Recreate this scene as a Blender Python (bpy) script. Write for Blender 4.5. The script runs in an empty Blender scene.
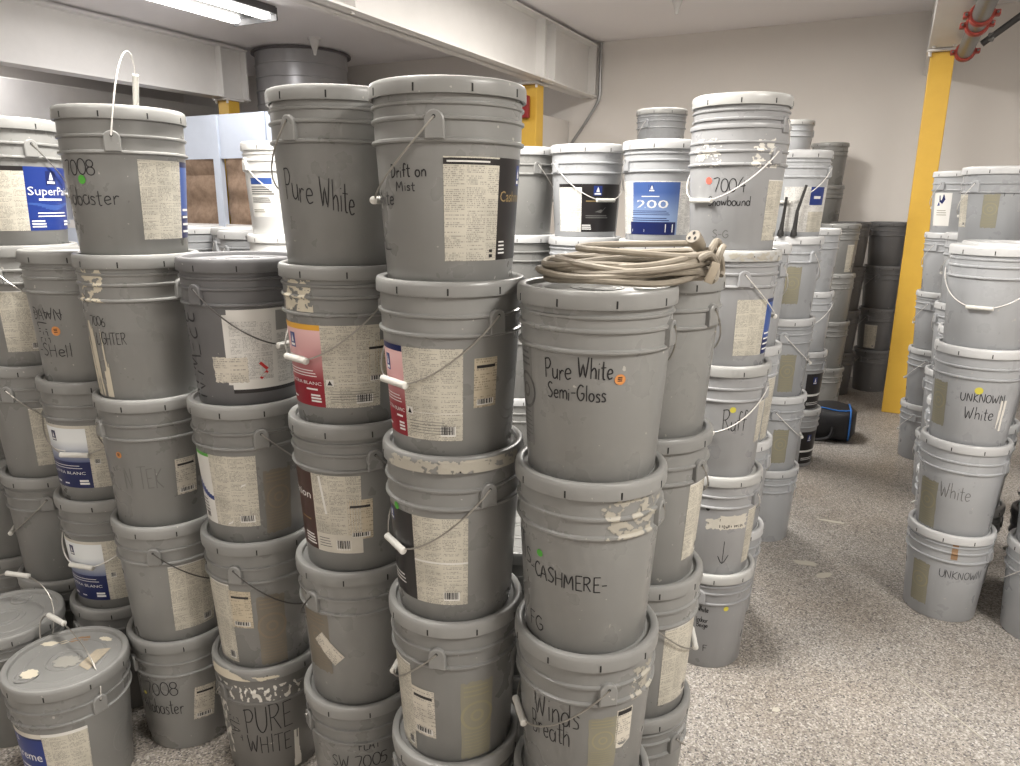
import bpy, bmesh, math, random
from mathutils import Vector, Matrix, noise
R = math.radians
S = bpy.context.scene
COL = S.collection
random.seed(7)

# ------------------------------------------------------------------ camera, world, light, exposure
F_PX, PITCH, EYE, ROLL, YAW = 724.4, R(14.02), 1.588, R(0.475), R(27.3)
fw = Vector((-math.sin(YAW) * math.cos(PITCH), math.cos(YAW) * math.cos(PITCH), -math.sin(PITCH)))
rt = Vector((math.cos(YAW), math.sin(YAW), 0))
up = rt.cross(fw)
rt2 = rt * math.cos(ROLL) + up * math.sin(ROLL)
up2 = up * math.cos(ROLL) - rt * math.sin(ROLL)
cam = bpy.data.cameras.new('camera')
cam.sensor_width = 36
cam.lens = 36 * F_PX / 1020
cam.clip_start = 0.02
cam_o = bpy.data.objects.new('camera', cam)
COL.objects.link(cam_o)
m = Matrix((rt2, up2, -fw)).transposed().to_4x4()
m.translation = (0, 0, EYE)
cam_o.matrix_world = m
S.camera = cam_o

S.view_settings.view_transform = 'Standard'
S.view_settings.look = 'None'
S.view_settings.gamma = 1
S.view_settings.use_curve_mapping = False
S.view_settings.exposure = 0.54

world = bpy.data.worlds.new('room_light')
S.world = world
world.use_nodes = True
bg = world.node_tree.nodes['Background']
bg.inputs[0].default_value = (1.0, 0.93, 0.83, 1)
bg.inputs[1].default_value = 0.78

CEIL = 3.16

def area(name, loc, sx, sy, power, col):
    l = bpy.data.lights.new(name, 'AREA')
    l.shape = 'RECTANGLE'
    l.size, l.size_y = sx, sy
    l.energy = power
    l.color = col
    o = bpy.data.objects.new(name, l)
    o.location = loc
    COL.objects.link(o)
    return o
# one lamp inside each ceiling fixture (the fixtures themselves are built below)
FIXTURES = [(-5.05, 4.40), (-1.40, 1.50), (1.75, 0.9), (1.75, 4.6), (-1.40, 4.72), (-1.40, -1.25), (-7.9, 3.6)]  # last three are unseen, added only to brighten the room
POWER = [22, 100, 84, 10, 58, 9, 36]
for (fx, fy), pw in zip(FIXTURES, POWER):
    area('tube_light', (fx, fy, CEIL - 0.125), 0.34, 1.2, pw, (1.0, 0.955, 0.89) if fx > -3 else (1.0, 0.97, 0.97))
# ------------------------------------------------------------------ materials
MATS = {}
def mat(name, col, rough=.5, spec=.5, metal=0, emit=0, var=0, bump=0, bscale=120, mott=0, mscale=9, mcol=None, coat=0):
    """principled material; var = per-object brightness spread, mott = soft dirt mottling, bump = fine surface grain"""
    if name in MATS: return MATS[name]
    M = bpy.data.materials.new(name); M.use_nodes = True
    nt = M.node_tree; N = nt.nodes; Lk = nt.links
    b = N['Principled BSDF']
    b.inputs['Roughness'].default_value = rough
    b.inputs['Metallic'].default_value = metal
    b.inputs['Specular IOR Level'].default_value = spec
    b.inputs['Base Color'].default_value = (*col, 1)
    if coat: b.inputs['Coat Weight'].default_value = coat
    out = None
    if mott:
        tc = N.new('ShaderNodeTexCoord'); nz = N.new('ShaderNodeTexNoise')
        nz.inputs['Scale'].default_value = mscale; nz.inputs['Detail'].default_value = 6; nz.inputs['Roughness'].default_value = .65
        Lk.new(tc.outputs['Object'], nz.inputs['Vector'])
        rp = N.new('ShaderNodeValToRGB')
        rp.color_ramp.elements[0].position = .42; rp.color_ramp.elements[1].position = .72
        rp.color_ramp.elements[0].color = (*col, 1)
        c2 = mcol or tuple(c * .7 for c in col)
        rp.color_ramp.elements[1].color = (*[c * (1 - mott) + d * mott for c, d in zip(col, c2)], 1)
        Lk.new(nz.outputs['Fac'], rp.inputs['Fac']); out = rp.outputs['Color']
    if var:
        oi = N.new('ShaderNodeObjectInfo'); mr = N.new('ShaderNodeMapRange')
        mr.inputs['To Min'].default_value = 1 - var; mr.inputs['To Max'].default_value = 1 + var
        Lk.new(oi.outputs['Random'], mr.inputs['Value'])
        mx = N.new('ShaderNodeMix'); mx.data_type = 'RGBA'; mx.blend_type = 'MULTIPLY'; mx.inputs['Factor'].default_value = 1
        if out: Lk.new(out, mx.inputs['A'])
        else: mx.inputs['A'].default_value = (*col, 1)
        cb = N.new('ShaderNodeCombineColor')
        for ch in range(3): Lk.new(mr.outputs['Result'], cb.inputs[ch])
        Lk.new(cb.outputs['Color'], mx.inputs['B']); out = mx.outputs['Result']
    if out: Lk.new(out, b.inputs['Base Color'])
    if bump:
        tc2 = N.new('ShaderNodeTexCoord'); n2 = N.new('ShaderNodeTexNoise'); n2.inputs['Scale'].default_value = bscale; n2.inputs['Detail'].default_value = 3
        Lk.new(tc2.outputs['Object'], n2.inputs['Vector'])
        bp = N.new('ShaderNodeBump'); bp.inputs['Strength'].default_value = bump; bp.inputs['Distance'].default_value = .002
        Lk.new(n2.outputs['Fac'], bp.inputs['Height']); Lk.new(bp.outputs['Normal'], b.inputs['Normal'])
    if emit:
        b.inputs['Emission Color'].default_value = (*col, 1); b.inputs['Emission Strength'].default_value = emit
    MATS[name] = M
    return M

def pail_mat(name, col, rough=.36):
    """moulded grey polyethylene: soft gloss, dusty scuffs, faint vertical streaks and tiny paint specks"""
    if name in MATS: return MATS[name]
    M = bpy.data.materials.new(name); M.use_nodes = True
    nt = M.node_tree; N = nt.nodes; Lk = nt.links; b = N['Principled BSDF']
    tc = N.new('ShaderNodeTexCoord'); oi = N.new('ShaderNodeObjectInfo')
    ad = N.new('ShaderNodeVectorMath'); ad.operation = 'ADD'
    sc = N.new('ShaderNodeVectorMath'); sc.operation = 'SCALE'; sc.inputs['Scale'].default_value = 37.
    cb = N.new('ShaderNodeCombineXYZ')
    for i in range(3): Lk.new(oi.outputs['Random'], cb.inputs[i])
    Lk.new(cb.outputs[0], sc.inputs[0]); Lk.new(tc.outputs['Object'], ad.inputs[0]); Lk.new(sc.outputs[0], ad.inputs[1])
    def mixc(a, fac, colr):
        mx = N.new('ShaderNodeMix'); mx.data_type = 'RGBA'
        if isinstance(a, tuple): mx.inputs['A'].default_value = (*a, 1)
        else: Lk.new(a, mx.inputs['A'])
        mx.inputs['B'].default_value = (*colr, 1); Lk.new(fac, mx.inputs['Factor'])
        return mx.outputs['Result']
    def nz(scale, detail, lo, hi, amount, stretch=None):
        n = N.new('ShaderNodeTexNoise'); n.inputs['Scale'].default_value = scale; n.inputs['Detail'].default_value = detail
        if stretch:
            mp = N.new('ShaderNodeMapping'); mp.inputs['Scale'].default_value = stretch
            Lk.new(ad.outputs[0], mp.inputs['Vector']); Lk.new(mp.outputs[0], n.inputs['Vector'])
        else: Lk.new(ad.outputs[0], n.inputs['Vector'])
        mr = N.new('ShaderNodeMapRange'); mr.inputs['From Min'].default_value = lo; mr.inputs['From Max'].default_value = hi
        mr.inputs['To Max'].default_value = amount; Lk.new(n.outputs['Fac'], mr.inputs['Value'])
        return mr.outputs['Result']
    c = mixc(col, nz(7, 5, .45, .75, .28), tuple(x * 1.2 for x in col))
    c = mixc(c, nz(26, 3, .55, .8, .20, (1, 1, .12)), tuple(x * .72 for x in col))
    c = mixc(c, nz(60, 2, .745, .76, .7), (.50, .48, .44))
    mr = N.new('ShaderNodeMapRange'); mr.inputs['To Min'].default_value = .9; mr.inputs['To Max'].default_value = 1.1
    Lk.new(oi.outputs['Random'], mr.inputs['Value'])
    mx = N.new('ShaderNodeMix'); mx.data_type = 'RGBA'; mx.blend_type = 'MULTIPLY'; mx.inputs['Factor'].default_value = 1
    c3 = N.new('ShaderNodeCombineColor')
    for ch in range(3): Lk.new(mr.outputs['Result'], c3.inputs[ch])
    Lk.new(c, mx.inputs['A']); Lk.new(c3.outputs['Color'], mx.inputs['B'])
    Lk.new(mx.outputs['Result'], b.inputs['Base Color'])
    rg = nz(12, 4, .35, .7, .12); ra = N.new('ShaderNodeMath'); ra.operation = 'ADD'; ra.inputs[1].default_value = rough - .05
    Lk.new(rg, ra.inputs[0]); Lk.new(ra.outputs[0], b.inputs['Roughness'])
    b.inputs['Specular IOR Level'].default_value = .5
    MATS[name] = M
    return M

def print_mat(name, paper, ink, dens=.6, row=.0034):
    """paper covered in rows of small type, in metric UVs"""
    if name in MATS: return MATS[name]
    M = bpy.data.materials.new(name); M.use_nodes = True
    nt = M.node_tree; N = nt.nodes; Lk = nt.links; b = N['Principled BSDF']
    uv = N.new('ShaderNodeUVMap'); sp = N.new('ShaderNodeSeparateXYZ'); Lk.new(uv.outputs[0], sp.inputs[0])
    def ma(op, a, bb=None):
        n = N.new('ShaderNodeMath'); n.operation = op
        for i, q in enumerate((a, bb)):
            if q is None: continue
            if isinstance(q, (int, float)): n.inputs[i].default_value = q
            else: Lk.new(q, n.inputs[i])
        return n.outputs[0]
    rowi = ma('FLOOR', ma('DIVIDE', sp.outputs['Y'], row)); rowf = ma('FRACT', ma('DIVIDE', sp.outputs['Y'], row))
    inrow = ma('LESS_THAN', rowf, .58)
    cell = N.new('ShaderNodeCombineXYZ'); Lk.new(ma('FLOOR', ma('DIVIDE', sp.outputs['X'], .0012)), cell.inputs[0]); Lk.new(rowi, cell.inputs[1])
    wn = N.new('ShaderNodeTexWhiteNoise'); wn.noise_dimensions = '2D'; Lk.new(cell.outputs[0], wn.inputs['Vector'])
    letter = ma('LESS_THAN', wn.outputs['Value'], dens)
    # paragraphs: whole blocks of rows left blank, ragged right edges
    par = N.new('ShaderNodeCombineXYZ'); Lk.new(ma('FLOOR', ma('DIVIDE', sp.outputs['X'], .042)), par.inputs[0]); Lk.new(rowi, par.inputs[1])
    w2 = N.new('ShaderNodeTexWhiteNoise'); w2.noise_dimensions = '2D'; Lk.new(par.outputs[0], w2.inputs['Vector'])
    colf = ma('FRACT', ma('DIVIDE', sp.outputs['X'], .042))
    keep = ma('MULTIPLY', ma('LESS_THAN', colf, ma('ADD', ma('MULTIPLY', w2.outputs['Value'], .8), .42)), ma('LESS_THAN', colf, .93))
    keep = ma('MULTIPLY', keep, ma('GREATER_THAN', w2.outputs['Value'], .14))
    msk = ma('MULTIPLY', ma('MULTIPLY', inrow, letter), keep)
    nz = N.new('ShaderNodeTexNoise'); nz.inputs['Scale'].default_value = 14; nz.inputs['Detail'].default_value = 4
    tc = N.new('ShaderNodeTexCoord'); Lk.new(tc.outputs['Object'], nz.inputs['Vector'])
    mx0 = N.new('ShaderNodeMix'); mx0.data_type = 'RGBA'; mx0.inputs['A'].default_value = (*paper, 1); mx0.inputs['B'].default_value = (*[p * .72 for p in paper], 1)
    mr = N.new('ShaderNodeMapRange'); mr.inputs['From Min'].default_value = .45; mr.inputs['From Max'].default_value = .8; Lk.new(nz.outputs['Fac'], mr.inputs['Value']); Lk.new(mr.outputs[0], mx0.inputs['Factor'])
    mx = N.new('ShaderNodeMix'); mx.data_type = 'RGBA'; Lk.new(mx0.outputs['Result'], mx.inputs['A']); mx.inputs['B'].default_value = (*ink, 1)
    Lk.new(ma('MULTIPLY', msk, .55), mx.inputs['Factor']); Lk.new(mx.outputs['Result'], b.inputs['Base Color'])
    b.inputs['Roughness'].default_value = .45
    MATS[name] = M
    return M

def art_mat(name, top, bot, height=.2, lo=.25, hi=.7):
    """printed panel whose ink runs from one colour to another up the label"""
    if name in MATS: return MATS[name]
    M = bpy.data.materials.new(name); M.use_nodes = True
    nt = M.node_tree; N = nt.nodes; Lk = nt.links; b = N['Principled BSDF']
    uv = N.new('ShaderNodeUVMap'); sp = N.new('ShaderNodeSeparateXYZ'); Lk.new(uv.outputs[0], sp.inputs[0])
    mr = N.new('ShaderNodeMapRange'); mr.inputs['From Min'].default_value = lo * height; mr.inputs['From Max'].default_value = hi * height
    Lk.new(sp.outputs['Y'], mr.inputs['Value'])
    mx = N.new('ShaderNodeMix'); mx.data_type = 'RGBA'; mx.inputs['A'].default_value = (*bot, 1); mx.inputs['B'].default_value = (*top, 1)
    Lk.new(mr.outputs[0], mx.inputs['Factor']); Lk.new(mx.outputs['Result'], b.inputs['Base Color'])
    b.inputs['Roughness'].default_value = .35
    MATS[name] = M
    return M

def lin(r, g, b): return tuple(((c / 255 + .055) / 1.055) ** 2.4 if c > 10 else c / 255 / 12.92 for c in (r, g, b))

# ------------------------------------------------------------------ mesh building
class MB:
    def __init__(s): s.v = []; s.f = []; s.mi = []; s.uv = []; s.mats = []
    def slot(s, m):
        if m not in s.mats: s.mats.append(m)
        return s.mats.index(m)
    def add(s, vs, fs, m, uvs=None):
        o = len(s.v); k = s.slot(m); s.v += [tuple(q) for q in vs]
        for f in fs:
            s.f.append([i + o for i in f]); s.mi.append(k); s.uv.append([uvs[i] for i in f] if uvs else [(0, 0)] * len(f))
        return s
    def lathe(s, prof, m, n=64, org=(0, 0, 0), cap=True):
        vs, fs = [], []; ox, oy, oz = org
        idx = []
        for r, z in prof:
            if r < 1e-6: idx.append([len(vs)] * n); vs.append((ox, oy, oz + z))
            else:
                idx.append([len(vs) + i for i in range(n)])
                vs += [(ox + r * math.cos(2 * math.pi * i / n), oy + r * math.sin(2 * math.pi * i / n), oz + z) for i in range(n)]
        for a, b in zip(idx, idx[1:]):
            for i in range(n):
                q = [a[i], a[(i + 1) % n], b[(i + 1) % n], b[i]]
                q = list(dict.fromkeys(q))
                if len(q) > 2: fs.append(q)
        return s.add(vs, fs, m)
    def box(s, c, d, m, rot=0, bev=0):
        bm = bmesh.new(); bmesh.ops.create_cube(bm, size=1)
        for v in bm.verts: v.co = Vector((v.co.x * d[0], v.co.y * d[1], v.co.z * d[2]))
        if bev: bmesh.ops.bevel(bm, geom=bm.edges[:], offset=bev, segments=2, affect='EDGES', profile=.5)
        M = Matrix.Translation(c) @ Matrix.Rotation(rot, 4, 'Z') if not isinstance(rot, Matrix) else Matrix.Translation(c) @ rot
        bm.verts.index_update()
        s.add([M @ v.co for v in bm.verts], [[v.index for v in f.verts] for f in bm.faces], m); bm.free()
        return s
    def tube(s, pts, r, m, n=8, closed=False, caps=True):
        P = [Vector(p) for p in pts]; k = len(P); vs, fs = [], []
        nrm = None
        for i in range(k):
            a = P[(i - 1) % k] if closed or i > 0 else P[i]; b = P[(i + 1) % k] if closed or i < k - 1 else P[i]
            t = (b - a).normalized()
            if nrm is None: nrm = t.orthogonal().normalized()
            nrm = (nrm - t * nrm.dot(t)); nrm = nrm.normalized() if nrm.length > 1e-6 else t.orthogonal().normalized()
            bn = t.cross(nrm); rr = r[i] if isinstance(r, (list, tuple)) else r
            vs += [P[i] + (nrm * math.cos(2 * math.pi * j / n) + bn * math.sin(2 * math.pi * j / n)) * rr for j in range(n)]
        for i in range(k if closed else k - 1):
            a, b = i * n, ((i + 1) % k) * n
            for j in range(n): fs.append([a + j, a + (j + 1) % n, b + (j + 1) % n, b + j])
        if caps and not closed: fs += [list(range(n))[::-1], [(k - 1) * n + j for j in range(n)]]
        return s.add(vs, fs, m)
    def mesh(s, name, smooth=True, ang=32):
        me = bpy.data.meshes.new(name); me.from_pydata(s.v, [], s.f)
        for m_ in s.mats: me.materials.append(m_)
        me.polygons.foreach_set('material_index', s.mi)
        ul = me.uv_layers.new(name='UVMap')
        flat = [c for f in s.uv for q in f for c in q]
        ul.data.foreach_set('uv', flat)
        me.polygons.foreach_set('use_smooth', [smooth] * len(s.f))
        if smooth: me.set_sharp_from_angle(angle=R(ang))
        me.update()
        return me
    def build(s, name, parent=None, **kw):
        return link(name, s.mesh(name, **kw), parent)

def link(name, me, parent=None):
    o = bpy.data.objects.new(name, me); COL.objects.link(o)
    if parent: o.parent = parent
    return o
def tag(o, label=None, cat=None, group=None, kind=None):
    if label: o['label'] = label
    if cat: o['category'] = cat
    if group: o['group'] = group
    if kind: o['kind'] = kind
    return o
def thing(name, loc, label, cat, group=None, rz=0):
    o = bpy.data.objects.new(name, None); COL.objects.link(o); o.location = loc; o.rotation_euler.z = rz
    o.empty_display_size = .05
    return tag(o, label, cat, group)
def smooth_pts(P, k=6, closed=False):
    P = [Vector(p) for p in P]; n = len(P); out = []
    rng = range(n) if closed else range(n - 1)
    for i in rng:
        g = lambda j: P[j % n] if closed else P[max(0, min(n - 1, j))]
        p0, p1, p2, p3 = g(i - 1), g(i), g(i + 1), g(i + 2)
        for j in range(k):
            t = j / k
            out.append(.5 * ((2 * p1) + (p2 - p0) * t + (2 * p0 - 5 * p1 + 4 * p2 - p3) * t * t + (3 * p1 - p0 - 3 * p2 + p3) * t ** 3))
    if not closed: out.append(P[-1])
    return out

# ------------------------------------------------------------------ palette
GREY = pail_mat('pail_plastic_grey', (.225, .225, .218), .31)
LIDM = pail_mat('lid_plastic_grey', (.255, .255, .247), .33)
GREY_L = pail_mat('pail_plastic_lit_grey', (.36, .37, .385), .31)  # lit copy of the pail grey, brightness put into the colour
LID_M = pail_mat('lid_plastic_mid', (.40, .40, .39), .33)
LID_L = pail_mat('lid_plastic_lit', (.52, .525, .53), .33)  # lit copy of the lid grey, brightness put into the colour
GREY_M = pail_mat('pail_plastic_mid_grey', (.295, .298, .305), .31)
GREY_B = pail_mat('pail_plastic_smoke_grey', (.165, .162, .155))
GREY_D = pail_mat('pail_plastic_dark_and_shaded', (.14, .14, .145))  # one really dark pail, and stacks whose shade is put into the colour
SLOT = mat('slot_dark', (.012, .012, .012), .8)
WIRE = mat('galvanised_wire', (.42, .40, .37), .35, metal=.85)
WIRE_D = mat('dark_wire', (.10, .095, .09), .4, metal=.7)
WIRE_W = mat('white_coated_wire', (.72, .70, .67), .45)
GRIP = mat('white_grip_plastic', (.66, .65, .61), .4, mott=.3, mscale=40)
INK = mat('black_marker', (.012, .012, .014), .5)
FAINT = mat('worn_marker', (.15, .15, .145), .5)
PRINT = print_mat('label_print', (.58, .55, .47), (.12, .11, .10))
PRINT_W = print_mat('label_print_white', (.72, .71, .68), (.18, .18, .18))
TICKET = print_mat('ticket_print', (.64, .60, .52), (.09, .08, .08), .5, .0052)
TICKET2 = print_mat('aged_ticket_print', (.56, .49, .37), (.14, .12, .09), .5, .0052)
PAPER = mat('label_paper', (.62, .59, .52), .5, mott=.4, mscale=20)
PAPERW = mat('label_paper_white', (.72, .71, .68), .45)
BLUE = mat('label_blue', lin(30, 52, 122), .35)
NAVY = mat('label_navy', lin(20, 32, 84), .35)
RED = art_mat('label_red_art', lin(232, 190, 190), lin(140, 22, 40), .2, .30, .85)
BLUEART = art_mat('label_blue_art', lin(232, 236, 238), lin(26, 56, 120), .2, .36, .72)
BLUEMID = art_mat('label_sky_art', lin(60, 92, 160), lin(50, 74, 140), .2, 0, 1)
TWO = art_mat('label_two_hundred_art', lin(66, 92, 150), lin(132, 154, 192), .2, .35, .75)
BROWN = mat('label_brown', lin(66, 40, 34), .35)
BLACK = mat('label_black', (.018, .016, .017), .3)
YEL = mat('label_yellow', lin(226, 170, 60), .4)
GREEN = mat('label_green', lin(90, 170, 70), .4)
WHITE = mat('label_white_ink', (.8, .8, .79), .4)
GOLD = mat('label_gold_ink', lin(150, 130, 90), .4)
STEN = {'tan': mat('residue_tan', (.255, .242, .185), .5), 'rust': mat('residue_rust', (.200, .178, .145), .5), 'grey': mat('emboss_grey', (.30, .30, .285), .4), 'ink': mat('side_print', (.19, .19, .185), .5)}
STEN2 = {'tan': mat('residue_tan_line', (.30, .275, .18), .5), 'rust': mat('residue_rust_line', (.235, .195, .145), .5), 'grey': mat('emboss_grey_line', (.265, .265, .255), .4), 'ink': mat('side_print_line', (.09, .09, .09), .5)}
PAINT = {'film': mat('dried_paint_film', (.40, .375, .32), .5, bump=.4, bscale=60), 'cream': mat('dried_paint_cream', (.62, .57, .46), .5, bump=.4, bscale=60), 'white': mat('dried_paint_white', (.70, .68, .63), .5, bump=.4, bscale=60), 'rust': mat('rust_stain', (.28, .17, .09), .7)}
DOT = {'green': mat('dot_green', lin(84, 170, 62), .5), 'orange': mat('dot_orange', lin(206, 138, 78), .5), 'yellow': mat('dot_yellow', lin(206, 196, 78), .5), 'red': mat('dot_red', lin(238, 104, 88), .5), 'black': mat('dot_black', (.02, .02, .02), .5)}

# ------------------------------------------------------------------ the pail
H = .3706
PROF2 = [(0, .004), (.116, .004), (.121, 0), (.1245, 0), (.127, .0035), (.1423, .2515), (.1485, .2536), (.1496, .2556), (.1492, .2592), (.1438, .2615),
         (.1442, .2895), (.1488, .2915), (.1496, .2936), (.1492, .2968), (.1445, .2990), (.1448, .352)]
PROF3 = PROF2[:-1] + [(.1447, .3150), (.1484, .3165), (.1492, .3184), (.1488, .3212), (.1447, .3230), (.1448, .352)]
PROFN = PROF2[:5] + [(.1423, .2515), (.1442, .2700)] + PROF2[10:-1] + [(.1447, .3150), (.1484, .3165), (.1492, .3184), (.1488, .3212), (.1447, .3230), (.1448, .352)]
PROFO = PROF3[:-1] + [(.1447, .3560), (.1490, .3580), (.1500, .3640), (.1485, .3700), (.1450, .3700), (.1425, .3560), (.1400, .2500), (.1245, .007), (0, .007)]
LIDP = [(.1462, H - .030), (.1472, H - .0368), (.1500, H - .0378), (.1526, H - .0370), (.1534, H - .030), (.1530, H - .012), (.1520, H - .0055), (.1500, H - .0018), (.1470, H - .0002), (.1440, H), (.1390, H - .0004), (.1362, H - .0022), (.1348, H - .006), (.1340, H - .0104)]
LIDD = .0045   # how far the common lid sits below the full height
LIDS_ = [(r, H - .0378 + (z - H + .0378) * .775) for r, z in LIDP[:10]] + [(r, z - .0085) for r, z in LIDP[10:]]
LIDP = [(r, H - .0378 + (z - H + .0378) * .88) for r, z in LIDP[:10]] + [(r, z - LIDD) for r, z in LIDP[10:]]
def outer(z):
    if z > H - .0372: return .1537 if z < H - .013 else .1530
    pr = PROF2
    for (r0, z0), (r1, z1) in zip(pr[4:], pr[5:]):
        if z0 <= z <= z1: return r0 + (r1 - r0) * (z - z0) / max(z1 - z0, 1e-6)
    return pr[4][0]
def wall_r(z): return .127 + (.1423 - .127) * max(0, min(z - .0035, .248)) / .248
def on_pail(az, z, off, rf=wall_r):
    r = rf(z) + off
    return (r * math.cos(az), r * math.sin(az), z)

BODY = {}
def body_mesh(kind, m, n):
    key = (kind, m.name, n)
    if key not in BODY: BODY[key] = MB().lathe({2: PROF2, 3: PROF3, 0: PROFO, 4: PROFN}[kind], m, n).mesh('body')
    return BODY[key]
LIDS = {}
def lid_mesh(m, n, top, shallow=False):
    key = (m.name, n, top, shallow)
    if key in LIDS: return LIDS[key]
    b = MB()
    z = (H - .0085 if shallow else H - LIDD) - .0106
    inner = [(.100, z + .0004), (.099, z + .0016), (.094, z + .0016), (.093, z + .0004)]
    if top: inner += [(.052, z + .0004), (.051, z + .0022), (.047, z + .0022), (.046, z + .0006), (.036, z + .0006), (.035, z + .0022), (.031, z + .0022), (.030, z + .0006)]
    b.lathe((LIDS_ if shallow else LIDP) + inner + [(0, z + .0004)], m, n)
    if top:   # pour spout with its pull ring
        b.lathe([(.030, 0), (.0295, .0045), (.026, .0055), (.0245, .0035), (.0185, .003), (.018, .0045), (.015, .0045), (.0145, .003), (0, .003)], m, 28, (0, -.098, z))
    for i in range(9):
        a = 2 * math.pi * i / 9
        c, s_ = math.cos(a), math.sin(a)
        rr = .1533
        b.box((rr * c, rr * s_, H - .0275), (.0012, .0030, .0135), SLOT, a)
    LIDS[key] = b.mesh('lid')
    return LIDS[key]
EARS = {}
def ear_mesh(m):
    if m.name in EARS: return EARS[m.name]
    b = MB(); w, zb, zt = .0185, .2575, .3065
    prof = [(-w, zb), (w, zb), (w, zt - w)] + [(w * math.cos(t * math.pi / 8), zt - w + w * math.sin(t * math.pi / 8)) for t in range(1, 8)] + [(-w, zt - w)]
    k = len(prof)
    def q(y, z, r, sc=1):
        return (math.sqrt(max(r * r - y * y, 0)), y, z)
    vs = [q(y, z, .1430) for y, z in prof] + [q(y, z, .1532) for y, z in prof] + [q(y * .88, .2815 + (z - .2815) * .92, .1548) for y, z in prof]
    fs = [[i, (i + 1) % k, k + (i + 1) % k, k + i] for i in range(k)] + [[k + i, k + (i + 1) % k, 2 * k + (i + 1) % k, 2 * k + i] for i in range(k)] + [[2 * k + i for i in range(k)]]
    b.add(vs, fs, m)
    hole = [(.1553, .0034 * math.cos(t * math.pi / 5), .2945 + .0034 * math.sin(t * math.pi / 5)) for t in range(10)]
    b.add(hole, [list(range(10))], SLOT)
    EARS[m.name] = b.mesh('handle_ear', ang=25)
    return EARS[m.name]
BAILS = {}
ZE = .2945
def bail_mesh(mode, wm):
    """(wire mesh, grip mesh) with one ear at azimuth 0; the bail hangs towards +90 or -90 degrees, or stands up"""
    key = (mode, wm.name)
    if key in BAILS: return BAILS[key]
    P = []; N = 40
    if mode in ('hang+', 'hang-'):
        s = 1 if mode[-1] == '+' else -1; drop = .143
        for i in range(N + 1):
            t = i / N; q = math.sin(math.pi * t)
            az = s * math.pi * t
            r = .1555 - .0092 * q ** .8
            P.append(Vector((r * math.cos(az), r * math.sin(az), ZE - drop * q ** .95)))
        g0, g1 = .425, .575
    else:
        lean = {'up': .17, 'upfront': .30, 'upfront2': .42}[mode]
        hgt = {'up': .216, 'upfront': .132, 'upfront2': .178}[mode]
        for i in range(N + 1):
            t = i / N; a = math.pi * t
            sk = math.sin(a) ** .62
            x = .1555 * math.cos(a) - {'up': 0, 'upfront': .115, 'upfront2': .012}[mode] * math.sin(a)
            P.append(Vector((x, hgt * sk * math.sin(lean), ZE + hgt * sk * math.cos(lean))))
        g0, g1 = (.76, .90) if mode == 'up' else (.43, .60)
    if mode.startswith('hang') or mode.startswith('up'):
        pts = [Vector((.1500, 0, ZE))] + P + [Vector((-.1500, 0, ZE))]
    w = MB().tube(pts, .0019, wm, 6).mesh('handle')
    a, b = P[int(g0 * N)], P[int(g1 * N)]
    mid = P[int((g0 + g1) / 2 * N)]
    d = (b - a).normalized() * .043
    c = (a + b + mid * 2) / 4
    gr = MB()
    gp = [c - d, c - d * .97, c - d * .5, c, c + d * .5, c + d * .97, c + d]
    gr.tube(gp, [.0062, .0078, .0074, .0078, .0074, .0078, .0062], GRIP, 12)
    BAILS[key] = (w, gr.mesh('grip', ang=50))
    return BAILS[key]

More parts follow.
